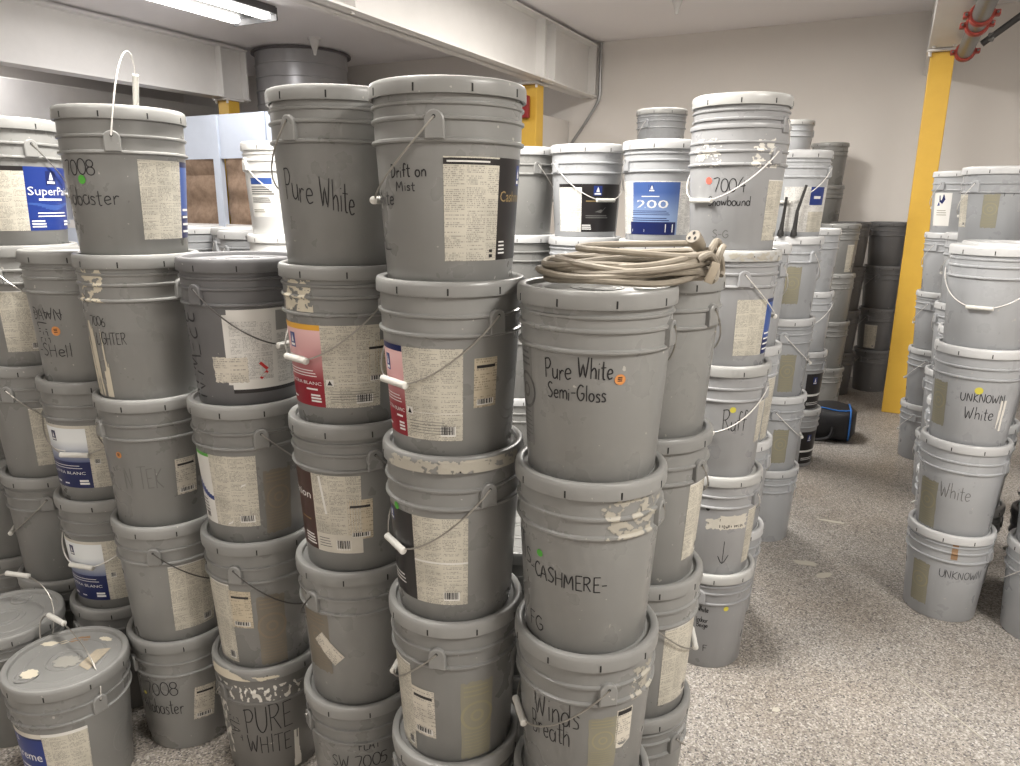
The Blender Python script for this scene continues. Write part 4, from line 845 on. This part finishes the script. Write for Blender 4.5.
def ibeam(name, x, y0, y1, zb, zt, stiff, wid=.19):
    b = MB(); L_ = y1 - y0; yc = (y0 + y1) / 2
    b.box((x, yc, zb + .008), (wid, L_, .016), STEEL, bev=.002); zt -= .03; b.box((x, yc, zt - .008), (wid, L_, .016), STEEL, bev=.002); b.box((x, yc, zt + .015), (.05, L_, .03), STEEL); b.box((x, yc, (zb + zt) / 2), (.012, L_, zt - zb), STEEL)
    for y in stiff:
        for sx in (-1, 1): b.box((x + sx * wid * .24, y, (zb + zt) / 2), (wid * .46, .012, zt - zb - .03), STEEL)
    for y in stiff:
        for sx in (-1, 1): b.tube([(x + sx * .06, y, zb - .012), (x + sx * .06, y, zb + .03)], .012, STEEL, 6)
    return struct(name, b, smooth=False)
ibeam('beam_middle', -2.95, Y0, YW, 2.635, CEIL, (.9, 3.6, 6.15, 6.38, 7.38))
ibeam('beam_right', .16, Y0, YW, 2.655, CEIL, (.9, 3.6, 6.15, 6.38, 7.38))
ibeam('beam_left', -6.42, Y0, 6.10, 2.62, CEIL, (.9, 3.3, 5.75, 6.08))
def column(name, x, y, zt):
    b = MB(); b.box((x, y, zt / 2), (.152, .152, zt), YELM, bev=.006)
    b.box((x, y, zt + .008), (.20, .24, .016), STEEL)
    for sx in (-.08, .08): b.tube([(x + sx, y - .09, zt - .03), (x + sx, y - .09, zt + .035)], .012, STEEL, 6)
    return struct(name, b, smooth=False)
column('column_right', .16, 6.33, 2.635)
column('column_middle', -3.06, 6.33, 2.615)
column('column_left', -6.42, 5.88, 2.60)
# low partition beside the middle column, and the unfinished stud wall with bare insulation on the left
BLUEW = mat('pale_blue_board', (.60, .66, .76), .6, mott=.3, mscale=2)
struct('partition_middle', MB().box((-3.22, 6.95, 1.21), (.10, .98, 2.42), WALLM, bev=.004), smooth=False)
INSUL = mat('kraft_insulation', (.30, .21, .145), .9, bump=1.0, bscale=26, mott=.8, mscale=14, mcol=(.17, .11, .075))
def stud_wall():
    y = 5.2; z0 = .10; z1 = 1.35; zt = 2.37; zo = 1.97
    b = MB()
    b.box((-6.75, y, (zo + zt) / 2), (4.5, .05, zt - zo), BLUEW)
    b.box((-6.75, y, 1.31), (4.5, .06, .09), STEEL); b.box((-6.75, y, .63), (4.5, .05, 1.27), BLUEW)
    for i in range(8): b.box((-4.62 - .62 * i, y - .012, (1.31 + zt) / 2), (.085, .06, zt - 1.31), BLUEW, bev=.003)
    w = struct('partition_left', b, smooth=False)
    for i in range(7):
        m_ = MB(); x = -4.93 - .62 * i; nx, nz2 = 14, 16; vs, fs = [], []
        for j in range(nz2 + 1):
            for k in range(nx + 1):
                u, v = k / nx, j / nz2
                bulge = .055 * (math.sin(math.pi * u) ** .5) * (.35 + .65 * abs(math.sin(math.pi * (v * 2.4 + .2)))) + .02 * noise.noise(Vector((u * 5 + i, v * 6, i)))
                vs.append((x - .265 + .53 * u, y + .03 - bulge, 1.34 + .64 * v))
        for j in range(nz2):
            for k in range(nx): fs.append([j * (nx + 1) + k, j * (nx + 1) + k + 1, (j + 1) * (nx + 1) + k + 1, (j + 1) * (nx + 1) + k])
        m_.add(vs, fs, INSUL); m_.box((x, y + .05, 1.66), (.53, .03, .64), INSUL)
        o = m_.build('insulation_batt', w)
stud_wall()
struct('trim_1', MB().box((-8.5, 5.6, 2.55), (.9, 3.2, .42), STEEL, bev=.01), smooth=False)

# ------------------------------------------------------------------ fixtures and services
TUBE = mat('lamp_tube', (1, .97, .92), .4, emit=10)
LAMPB = mat('lamp_housing', (.10, .10, .105), .5)
def fixture(x, y, lab, proto=None):
    t = thing('ceiling_light', (x, y, CEIL), lab, 'ceiling light', 'ceiling strip lights')
    if proto:
        for ch in proto.children:
            c = ch.copy(); COL.objects.link(c); c.parent = t
        return t
    MB().box((0, 0, -.03), (.50, 1.26, .06), LAMPB, bev=.006).box((0, .635, -.06), (.50, .012, .10), LAMPB).box((0, -.635, -.06), (.50, .012, .10), LAMPB).build('housing', t, smooth=False)
    for sx in (-.175, .175): MB().box((sx, 0, -.080), (.095, 1.2, .04), TUBE, bev=.018).build('diffuser', t)
    return t
f0 = fixture(-5.05, 4.35, 'twin strip ceiling light glowing beside the left white beam, the one in view')
for (fx, fy), lb in zip(FIXTURES[1:], ['strip ceiling light in the middle bay above the near pails', 'strip ceiling light over the right aisle near the camera', 'strip ceiling light over the far end of the right aisle', 'unseen added strip light brightening the far wall, over the far rows of pails', 'unseen fill strip light added in the middle bay behind the camera', 'unseen strip light added beyond the left white beam to brighten under it']):
    fixture(fx, fy, lb, f0)  # last three: added fill lamps built as fixtures, out of view

DUCT = mat('galvanised_duct', (.44, .44, .455), .34, metal=.35, mott=.3, mscale=5)
d = thing('round_duct', (-6.05, 6.62, CEIL), 'large round spiral metal duct hanging from the ceiling beyond the left beam', 'duct')
prof = [(.50, -1.55)]
for i in range(11): z = -1.5 + i * .135; prof += [(.495, z), (.495, z + .118), (.503, z + .124), (.503, z + .131)]
prof += [(.495, -.02), (.495, 0)]
MB().lathe(prof, DUCT, 56).build('duct_body', d)
MB().lathe([(.49, -.03), (.535, -.03), (.535, -.012), (.49, -.008)], mat('duct_flange', (.16, .15, .16), .5, metal=.5), 56).build('flange', d)

def sprinkler(x, y, lab):
    t = thing('sprinkler', (x, y, CEIL), lab, 'sprinkler', 'ceiling sprinklers')
    wm = mat('sprinkler_white', (.75, .74, .73), .4)
    MB().lathe([(0, -.02), (.062, -.022), (.066, -.006), (.066, 0)], wm, 20).build('cover_plate', t)
    MB().lathe([(0, -.16), (.012, -.16), (.020, -.12), (.045, -.05), (.048, -.02)], wm, 16).build('head', t)
sprinkler(-5.35, 6.05, 'white sprinkler head on the ceiling in front of the round duct')
sprinkler(-1.68, 6.0, 'white sprinkler head on the ceiling between the middle and right beams')

PIPEM = mat('pipe_steel', (.16, .157, .15), .4, metal=.5, mott=.4)
REDM = mat('red_oxide', lin(150, 52, 40), .5)
BLK = mat('black_pipe', (.035, .033, .032), .45)
p_ = thing('sprinkler_pipe', (.28, 6.0, 2.575), 'grey sprinkler main pipe with red couplings running beside the right beam', 'pipe')
MB().tube([(0, 0, 0), (0, -3.5, .0)], .046, PIPEM, 20).build('pipe', p_)
def coupling(y, r=.056):
    b = MB().lathe([(r - .012, -.03), (r, -.03), (r + .006, -.012), (r + .006, .012), (r, .03), (r - .012, .03)], REDM, 24)
    for v_i, (x, yy, z) in enumerate(b.v): b.v[v_i] = (x, z, yy)
    for s in (-1, 1): b.box((s * (r + .014), 0, 0), (.03, .05, .03), REDM, bev=.005); b.tube([(s * (r + .016), -.045, 0), (s * (r + .016), .045, 0)], .007, PIPEM, 6)
    o = b.build('coupling', p_); o.location = (0, y, 0)
for y in (-.03, -.86, -1.12): coupling(y)
br = thing('pipe_brace', (.362, 5.88, 2.60), 'thin black brace pipe slanting up to the ceiling from the sprinkler main', 'pipe')
MB().tube([(0, 0, 0), (.70, -.05, .55)], .021, BLK, 12).build('brace_pipe', br)
MB().box((.045, 0, .036), (.035, .045, .05), PIPEM, bev=.006).build('clamp', br)
cd = MB().tube(smooth_pts([(-2.83, 7.425, 3.15), (-2.83, 7.425, 2.9), (-2.83, 7.425, 2.66), (-2.87, 7.425, 2.55), (-3.0, 7.425, 2.36), (-3.12, 7.425, 2.2), (-3.2, 7.425, 2.05)], 5), .016, mat('conduit_grey', (.36, .36, .36), .4, metal=.5), 8).build('conduit')
tag(cd, 'thin grey conduit bending down the far wall at the middle beam end', 'conduit')
al = thing('fire_alarm', (-3.09, 6.235, 2.42), 'small dark red alarm box fixed to the middle yellow column', 'alarm')
MB().box((0, -.03, 0), (.11, .06, .19), mat('alarm_red', lin(140, 40, 42), .4), bev=.008).build('housing', al)
MB().box((0, -.065, .03), (.06, .012, .06), mat('alarm_lens', (.35, .12, .11), .3), bev=.004).build('lens', al)

# ------------------------------------------------------------------ stacks of pails
SPOT = {   # where each stack stands, in words
 'A': 'stack topped by the raised wire handle', 'B': 'stack topped by the torn safety label pail', 'C': 'tall stack topped by the Pure White pail',
 'D': 'tall stack topped by the Drift on Mist pail', 'E': 'stack under the coiled cord', 'F': 'stack just behind the coiled cord stack', 'G': 'stack under the 7004 pail',
 'L2': 'stack topped by the crossed out shell pail', 'L1': 'stack topped by the blue SuperPaint pail', 'L0': 'left edge stack beyond the SuperPaint stack',
 'H1': 'stack directly behind the 7004 stack', 'H2': 'stack of tan-marked pails behind the 7004 stack', 'H3': 'aisle stack beside the black duffel bag', 'H4': 'aisle stack beyond the duffel bag',
 'H5': 'shaded aisle stack closest to the far wall', 'W': 'six-high stack casting its shadow on the far wall', 'I': 'six-high stack peeping out behind the 7004 stack', 'DK': 'shaded far-wall stack left of the yellow column',
 'DK2': 'shaded far-wall stack hidden by the yellow column', 'S': 'six-high stack behind the blue 200 label pail', 'P': 'stack topped by the PAME pail', 'R1': 'right aisle stack with the UNKNOWN pails',
 'R2': 'stack directly behind the UNKNOWN stack', 'Q': 'stack between PAME stack and yellow column', 'R3': 'stack touching the yellow column on its right', 'Rf': 'short right edge stack beside the UNKNOWN stack',
 'Rg': 'shaded right edge stack behind the UNKNOWN stack', 'Wh': 'stack topped by the white pail before the insulation', 'BL': 'stack in front of the bare insulation', 'BL2': 'insulation-side stack behind the SuperPaint stack', 'BL3': 'stack just left of the white pail stack',
 'M1': 'stack left of the black label pail stack', 'M2': 'stack topped by the black label pail', 'M3': 'stack topped by the blue 200 label pail', 'N': 'short stack glimpsed between Drift on and Semi-Gloss stacks'}
LOOK = {
 ('A', 5): 'grey pail marked 7008 Alabaster with green dot and raised wire handle', ('A', 4): 'grey pail marked 7006 with cream drips down its left side', ('A', 3): 'grey pail with small white ticket and orange dot, under the cream-dripped pail',
 ('A', 2): 'grey pail with large paper label at right, standing on the floor-level Alabaster pail', ('A', 1): 'grey pail on the floor marked 7008 Alabaster with tilted white ticket',
 ('B', 4): 'dark grey pail with torn safety label and red hazard diamond', ('B', 3): 'grey pail with blue and green edged label and brown residue patch', ('B', 2): 'grey pail with two narrow white labels, on the paint-smeared PURE WHITE pail', ('B', 1): 'paint-smeared pail on the floor marked PURE WHITE in capitals',
 ('C', 5): 'top grey pail marked Pure White, no label, left of the Drift on Mist pail', ('C', 4): 'grey pail with red label and yellow strip, paint-crusted ribs', ('C', 3): 'grey pail with brown and cream label marked ion', ('C', 2): 'grey pail with one small slanted white scrap label', ('C', 1): 'grey pail on the floor marked FLAT SW 7005',
 ('D', 5): 'top grey pail marked Drift on Mist with cream and black label', ('D', 4): 'grey pail with red label under blue strip and small aged ticket', ('D', 3): 'grey pail with black and cream label and cream paint on its lid', ('D', 2): 'grey pail with white ticket and tan mark, under the black label pail', ('D', 1): 'grey pail on the floor under the tan-marked ticket pail, bottom of its stack',
 ('E', 4): 'grey pail marked Pure White Semi-Gloss carrying the coiled cord', ('E', 3): 'grey pail marked CASHMERE with green dot', ('E', 2): 'grey pail marked Winds Breath with white handle grip', ('E', 1): 'grey pail on the floor under the Winds Breath pail',
 ('F', 4): 'plain grey pail behind Semi-Gloss pail, under the loose cord end', ('F', 3): 'second pail down in the stack just behind the CASHMERE pail', ('F', 2): 'grey pail with tall paper label behind the Winds Breath pail', ('F', 1): 'grey pail on the floor behind the Winds Breath stack',
 ('G', 5): 'open pail marked 7004 Snowbound with red dot, another pail nested in it', ('G', 4): 'grey pail with paper and blue label directly under the 7004 pail', ('G', 3): 'grey pail marked Ruff with yellow dot', ('G', 2): 'grey pail with masking tape note and drawn down arrow', ('G', 1): 'grey pail on the floor with yellow dot under the arrow pail',
 ('L2', 4): 'grey pail with crossed out writing, SHell and orange dot', ('L2', 3): 'grey pail with blue gradient label directly under the SHell pail', ('L2', 2): 'lower of two grey pails with matching blue gradient labels', ('L2', 1): 'grey pail on the floor beneath the two blue gradient label pails',
 ('L1', 5): 'grey pail with blue SuperPaint label, top of its stack', ('L1', 4): 'grey pail with paper label directly under the SuperPaint pail',
 ('X', 1): 'grey pail on the floor with Extreme label and paint-stained lid in front', ('Xb', 1): 'grey pail on the floor behind the Extreme pail, wire handle raised',
 ('M2', 5): 'grey pail with black label and white handle grip behind the coiled cord', ('M3', 5): 'grey pail with blue 200 label', ('M1', 5): 'plain dark grey pail left of the black label pail, top of its stack',
 ('H2', 5): 'pail with white label and blue patch, dark sticks leaning on it', ('P', 5): 'lit-toned grey pail marked PAME, top of its stack', ('R3', 5): 'pail with white label and blue blot beside the yellow column',
 ('R1', 4): 'lit-toned grey pail with white handle grip above the UNKNOWN White pail', ('R1', 3): 'lit-toned grey pail marked UNKNOWN White with yellow dot', ('R1', 2): 'lit-toned grey pail with faint worn writing under the UNKNOWN White pail', ('R1', 1): 'lit-toned grey pail on the floor marked UNKNOWN with rust streak',
 ('Rf', 1): 'lit-toned grey pail on the floor at the right edge beside the UNKNOWN stack', ('Wh', 5): 'white pail with white label before the bare insulation',
 ('H3', 2): 'pail with black label second from floor beside the duffel bag', ('H3', 1): 'pail with black label on the floor beside the duffel bag', ('S', 6): 'top pail standing highest behind the blue 200 label pail', ('W', 6): 'top pail of the six-high stack shadowing the far wall', ('I', 6): 'top pail of the far six-high stack right behind the 7004 pail'}
LIDP_M = mat('thin_paint_film', (.33, .32, .29), .5)
COUNT = {}
for st, k, *_ in PAILS: COUNT[st] = max(COUNT.get(st, 0), k)
ORD = ['', 'lowest', 'second', 'third', 'fourth', 'fifth']
LIT_PALE = {'M1', 'M2', 'M3', 'H1', 'H2', 'H3', 'R1', 'R2', 'P', 'Q', 'R3', 'Rf', 'Wh', 'S', 'I', 'BL', 'BL2', 'BL3', 'G'}  # stacks whose strong light is put into paler plastics; Wh is really white
GROUP = {'A': 'pails in the near rows', 'B': 'pails in the near rows', 'C': 'pails in the near rows', 'D': 'pails in the near rows', 'E': 'pails in the near rows', 'F': 'pails in the near rows', 'L1': 'pails in the near rows', 'L2': 'pails in the near rows', 'L0': 'pails in the near rows', 'X': 'pails in the near rows', 'Xb': 'pails in the near rows',
         'P': 'pails right of the aisle', 'R1': 'pails right of the aisle', 'R2': 'pails right of the aisle', 'Q': 'pails right of the aisle', 'R3': 'pails right of the aisle', 'Rf': 'pails right of the aisle', 'Rg': 'pails right of the aisle'}
rnd = random.Random(11)
def pail(st, k, x, y, z, s=1, nested=None, top=False, openp=False):
    dist = math.hypot(x, y); n = 72 if dist < 2.6 else (48 if dist < 5 else 32)
    lab = nested or LOOK.get((st, k))
    if not lab:
        c = COUNT[st]
        lab = ('bright-toned ' if st in LIT_PALE else 'grey ') + ('pail on top of the ' if k == c else 'pail, ' + ORD[k] + ' up in the ') + SPOT[st]
    t = thing('paint_pail', (x, y, z), lab, 'pail', GROUP.get(st, 'pails in the far rows'))
    t.scale.z = s
    if nested: t.scale.x = t.scale.y = .975
    pale = st in LIT_PALE
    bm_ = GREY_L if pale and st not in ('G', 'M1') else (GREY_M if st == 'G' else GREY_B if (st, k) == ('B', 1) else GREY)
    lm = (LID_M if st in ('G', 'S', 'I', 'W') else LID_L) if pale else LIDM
    if st in ('DK', 'DK2', 'H5', 'Rg') or (st, k) == ('B', 4): bm_, lm = GREY_D, GREY_D  # shaded stacks get their shade as darker plastic; the B pail is itself dark
    if st == 'Wh': bm_ = lm = mat('pail_plastic_white', (.74, .74, .73), .4)
    dec = DECALS.get((st, k), []) if not nested else []
    kind = 0 if openp else 4 if nested else (3 if (st, k) in (('C', 4), ('C', 5), ('D', 5), ('A', 4), ('C', 3), ('G', 4), ('H2', 5), ('G', 5)) or nested or rnd.random() < .25 else 2)
    link('body', body_mesh(kind, bm_, n), t)
    if not openp:
        l = link('lid', lid_mesh(lm, n, top, (st, k) in SHALLOW), t); l.rotation_euler.z = rnd.uniform(0, 6.28) if st != 'X' else R(-12)
    if st == 'X':   # paint-stained lid: ragged dried patches and the remains of a paper sticker
        zt = H - LIDD - .0106
        for q, (px, py, rx, ry, ro, mm_) in enumerate(((-.112, .022, .026, .011, .5, 'cream'), (-.085, .045, .016, .008, .9, 'cream'), (.004, .112, .020, .009, .2, 'cream'), (-.018, -.088, .024, .020, 0, 'cream'), (.012, -.006, .035, .026, .4, 'faint'), (-.066, .072, .010, .022, -.5, 'rust'), (-.046, .088, .009, .012, .6, 'rust'))):
            rd = random.Random(q + 20); pts = []
            for i in range(26):
                a = 2 * math.pi * i / 26; kk = rd.uniform(.78, 1.15); u, v = rx * kk * math.cos(a), ry * kk * math.sin(a)
                pts.append((px + u * math.cos(ro) - v * math.sin(ro), py + u * math.sin(ro) + v * math.cos(ro), zt + (.0062 if q == 3 else .0012 if q != 4 else .0027)))
            MB().add(pts, [list(range(26))], LIDP_M if mm_ == 'faint' else PAINT[mm_]).build('dried_paint', t, smooth=False)
        MB().add([(.098, -.004, zt + .0028), (.060, .090, zt + .0028), (.030, .066, zt + .0028), (.055, -.002, zt + .0028)], [[0, 1, 2, 3]], mat('sticker_remains', (.42, .36, .27), .6, mott=.7, mscale=60, mcol=(.25, .24, .22))).build('sticker_remains', t, smooth=False)
    view = math.degrees(math.atan2(-y, -x))
    ears = [d_ for d_ in dec if d_[0] == 'ear']
    if nested: az, mode = view + 62, 'right'
    elif ears: az, mode = ears[0][1], ears[0][2].get('bail', 'back')
    else: az, mode = view + rnd.uniform(100, 170), 'back'
    rel = (az - view + 180) % 360 - 180
    far = 'hang+' if rel > 0 else 'hang-'
    mm = {'right': 'hang+', 'right_w': 'hang+', 'front2': 'hang+', 'front': 'hang+' if rel < 0 else 'hang-', 'left': 'hang-', 'up': 'up', 'upfront': 'upfront' if st == 'X' else 'upfront2', 'rightback': far}.get(mode, far)
    wm = WIRE_D if (st, k) in (('B', 4), ('B', 2), ('A', 2), ('C', 2)) else (WIRE_W if pale or mode == 'right_w' or (st, k) in (('L2', 2), ('A', 5)) else WIRE)
    for q in (0, 180):
        e = link('handle_ear', ear_mesh(bm_), t); e.rotation_euler.z = R(az + q)
    w, g = bail_mesh(mm, wm)
    hw = link('handle', w, t); hw.rotation_euler.z = R(az); link('grip', g, hw)
    if dec:
        for kd, a, kw in [(d_[0], d_[1], d_[2]) for d_ in dec]:
            if kd == 'label': make_label(t, a, kw['st'], kw.get('tilt', 0), kw.get('wh'))
            elif kd == 'stencil': make_stencil(t, a, kw['c'])
            elif kd == 'smear': make_smear(t, a, **kw)
            elif kd == 'dot': make_dot(t, a[0], a[1], kw['r'], kw['c'])
            elif kd == 'text':
                tx = MB(); write(tx, kw['s'], a, FAINT if kw.get('c') == 'faint' else INK, kw.get('w', 1), kw.get('vert', False), kw.get('slope', 0), kw.get('strike', False)); tx.build('marker_writing', t, smooth=False)
    return t
SHALLOW = {('C', 4), ('C', 5), ('D', 4), ('D', 5)}   # pails with the lower lid
tops = {(st, c) for st, c in COUNT.items()}
for st, k, x, y, z, s in PAILS:
    pail(st, k, x, y, z, s, top=(st, k) in tops, openp=(st, k) == ('G', 5))
    if (st, k) == ('G', 5): pail('G', 6, x, y, z + .094, nested='lidded pail nested inside the 7004 Snowbound pail, only its ribs showing', top=True)
# ------------------------------------------------------------------ loose things
CORD = mat('cord_jacket', lin(140, 132, 119), .6, mott=.5, mscale=30, mcol=lin(106, 97, 84))
def world_xy(cx, cy): return cx * math.cos(YAW) - cy * math.sin(YAW), cx * math.sin(YAW) + cy * math.cos(YAW)
def coil():
    zt = [p[4] + p[5] * (H - LIDD) for p in PAILS if p[:2] == ('E', 4)][0] + .0005
    ox, oy = world_xy(.226, 1.41)
    t = thing('extension_cord', (ox, oy, zt), 'coiled beige extension cord lying on the Semi-Gloss pail lid', 'cord', rz=YAW)
    rd = random.Random(4); P = []
    loops = 11; ns = 26
    for i in range(loops):
        a = rd.uniform(.140, .168); bq = rd.uniform(.085, .150); ph = rd.uniform(-.12, .12); cz = .008 + .037 * (i / loops) ** .9; tz = rd.uniform(-.006, .006); sh = rd.uniform(-.012, .012)
        for j in range(ns):
            th = 2 * math.pi * j / ns
            c, s_ = math.cos(th), math.sin(th)
            pinch = 1 - .62 * max(0, c) ** 1.5
            x = a * c + sh + .02 * max(0, c); y = bq * s_ * pinch + .04 * max(0, c)
            x, y = x * math.cos(ph) - y * math.sin(ph), x * math.sin(ph) + y * math.cos(ph)
            z = cz + tz * math.sin(th + i) + .004 * math.sin(3 * th + i * 1.7) + .018 * max(0, c) ** 2 * (i / loops)
            P.append((x, y, max(.0065, z)))
    # crossing strands over the coil
    P += [(.10, -.06, .052), (-.02, -.075, .060), (-.10, -.03, .064), (-.06, .05, .066), (.05, .06, .068), (.13, .055, .070), (.147, .030, .070), (.132, .010, .072)]
    MB().tube(smooth_pts(P, 3), .0062, CORD, 8).build('cable', t)
    # socket end with three dark slots, looking back up out of the bundle
    pl = MB()
    ax = Vector((-.55, -.62, .56)).normalized(); c0 = Vector((.132, .010, .074)); s1 = ax.cross(Vector((0, 0, 1))).normalized(); s2 = ax.cross(s1)
    pl.tube([c0 - ax * .03, c0 - ax * .015, c0 + ax * .008, c0 + ax * .020, c0 + ax * .022], [.008, .0125, .0150, .0150, .0135], CORD, 16)
    for u, v in ((.006, .004), (-.006, .004), (0, -.007)):
        q = c0 + ax * .0226 + s1 * u + s2 * v
        pl.add([q + s1 * .0028 * math.cos(k * math.pi / 4) + s2 * .0040 * math.sin(k * math.pi / 4) for k in range(8)], [list(range(8))], SLOT)
    pl.build('socket_end', t)
    # the knot and hanging tail that tie the bundle
    tie = MB()
    tie.tube(smooth_pts([(.150, -.01, .05), (.168, .012, .075), (.185, .045, .07), (.190, .06, .045), (.176, .03, .022), (.165, -.01, .03), (.172, -.015, .06), (.186, .02, .066)], 5), .0066, CORD, 8)
    tie.tube(smooth_pts([(.120, -.05, .045), (.145, -.04, .055), (.165, -.02, .03), (.160, -.035, .012), (.150, -.05, .007)], 5), .0064, CORD, 8)
    tie.tube(smooth_pts([(.150, .0, .06), (.182, .03, .05), (.196, .05, .02), (.192, .045, .008)], 5), .0064, CORD, 8)
    tie.build('tie_strands', t)
    tg = MB(); tg.box((.148, -.052, .022), (.016, .006, .040), mat('cord_tag', (.36, .31, .24), .6), Matrix.Rotation(.35, 4, 'Y'), bev=.001); tg.build('tag', t)
coil()

BAGM = mat('black_nylon', (.012, .012, .015), .55, bump=.5, bscale=30)
BLUEP = mat('blue_piping', lin(40, 110, 190), .4)
def bag():
    t = thing('duffel_bag', (-.345, 5.36, 0), 'black duffel bag with blue piping on the floor at the aisle end', 'bag', rz=.1)
    n, k = 28, 15; vs, fs = [], []
    def sec(x, th, inflate=0):
        e = abs(x) / .27; s_ = (1 - e ** 5) ** .28 if e < 1 else 0
        c, q = math.cos(th), math.sin(th)
        sg = lambda w, p: math.copysign(abs(w) ** p, w)
        yy = .17 * s_ * sg(c, .55) * (1 + inflate); zz = .125 + .125 * (.55 + .45 * s_) * sg(q, .62) * (1 + inflate)
        zz -= .018 * math.cos(x * 5) * max(0, q) + .010 * math.sin(x * 23 + th * 2) * max(0, q)
        return (x, yy, max(.001, zz))
    xs = [-.27 + .54 * i / (k - 1) for i in range(k)]; xs[0], xs[-1] = -.2698, .2698
    for x in xs: vs += [sec(x, 2 * math.pi * j / n) for j in range(n)]
    for i in range(k - 1):
        for j in range(n): fs.append([i * n + j, i * n + (j + 1) % n, (i + 1) * n + (j + 1) % n, (i + 1) * n + j])
    fs += [list(range(n))[::-1], [(k - 1) * n + j for j in range(n)]]
    MB().add(vs, fs, BAGM).build('bag_body', t, ang=70)
    for x in (.225,): MB().tube([sec(x, 2 * math.pi * j / n, .012) for j in range(n)], .006, BLUEP, 6, closed=True).build('piping', t)
    MB().tube([sec(x, R(118), .02) for x in xs[1:-1]], .005, BLUEP, 6).build('piping', t)
    MB().tube(smooth_pts([(.12, -.172, .12), (.10, -.19, .05), (0, -.20, .025), (-.10, -.19, .05), (-.12, -.172, .12)], 5), .011, BAGM, 8).build('carry_strap', t)
bag()

def tools():
    # dark scrapers leaning on the white-label pail, standing on the lid ledge below it
    x, y = -.416, 3.543
    a = math.atan2(-y, -x)
    DKM = mat('dark_rubber', (.02, .019, .018), .5)
    for i, (da, h_, ln, lb) in enumerate(((.20, .215, .02, 'longer dark paint-caked stick leaning on the white label pail'), (-.16, .165, .0, 'shorter dark paint-caked stick leaning on the white label pail'))):
        b_ = Vector((x + (.1475 + .005 * i) * math.cos(a + da), y + (.1475 + .005 * i) * math.sin(a + da), [p[4] + p[5] * (H - LIDD) for p in PAILS if p[:2] == ('H2', 4)][0] + .001))
        t = thing('paint_stick', b_, lb, 'stick', 'dark sticks leaning on the white label pail')
        dx, dy = math.cos(a + da), math.sin(a + da)
        tx, ty = -dy, dx
        b = MB(); b.tube([(-tx * .012 , -ty * .012, .003), (-tx * .006 - dx * .0, -ty * .006, h_ * .5), (tx * ln + dx * .004, ty * ln + dy * .004, h_)], [.011, .007, .0055], DKM, 8); b.build('shaft', t)
        g = MB(); g.lathe([(0, 0), (.014, 0), (.015, .008), (.011, .026), (0, .034)], DKM, 10, (-tx * .012, -ty * .012, 0)); g.build('blob', t)
tools()

def flat_blob(name, lab, cat, x, y, rx, ry, rot, m, th=.0016, sd=1, n=22, group=None):
    rd = random.Random(sd); b = MB(); pts = []
    for i in range(n):
        a = 2 * math.pi * i / n; k = 1 + rd.uniform(-.22, .22)
        u, v = rx * k * math.cos(a), ry * k * math.sin(a); pts.append((u * math.cos(rot) - v * math.sin(rot), u * math.sin(rot) + v * math.cos(rot)))
    vs = [(u, v, th) for u, v in pts] + [(u * 1.03, v * 1.03, 0) for u, v in pts]
    b.add(vs, [list(range(n))] + [[n + i, n + (i + 1) % n, (i + 1) % n, i] for i in range(n)], m)
    o = b.build(name, smooth=False); o.location = (x, y, .0006); return tag(o, lab, cat, group)
PALEP = mat('floor_paint_pale', (.44, .41, .35), .55)
def from_cam(cx, cy): return world_xy(cx, cy)

flat_blob('tape_strip', 'pale strip of tape stuck to the aisle floor before the tan-marked pails', 'tape', -.105, 3.84, .07, .014, .05, PALEP, sd=3)
flat_blob('paint_spill', 'large pale dried paint patch on the aisle floor', 'paint spill', -.179, 3.295, .05, .022, .2, PALEP, sd=5, group='paint patches on the floor')
flat_blob('paint_spill', 'smaller pale paint patch nearer the camera beside the large one', 'paint spill', -.093, 3.215, .04, .02, .9, PALEP, sd=6, group='paint patches on the floor')
flat_blob('paint_spill', 'small white paint drop on the bright floor beside the 7004 stack', 'paint spill', -.154, 2.194, .014, .011, .9, PALEP, sd=8, n=12, group='paint patches on the floor')
sc = flat_blob('scratch', 'thin straight whitish string on the bright floor before the UNKNOWN stack', 'scratch', .313, 2.48, .20, .0022, math.atan2(2.336 - 2.627, .446 - .18), PALEP, sd=9)  # scratch line in the floor, laid on as a thin pale strip
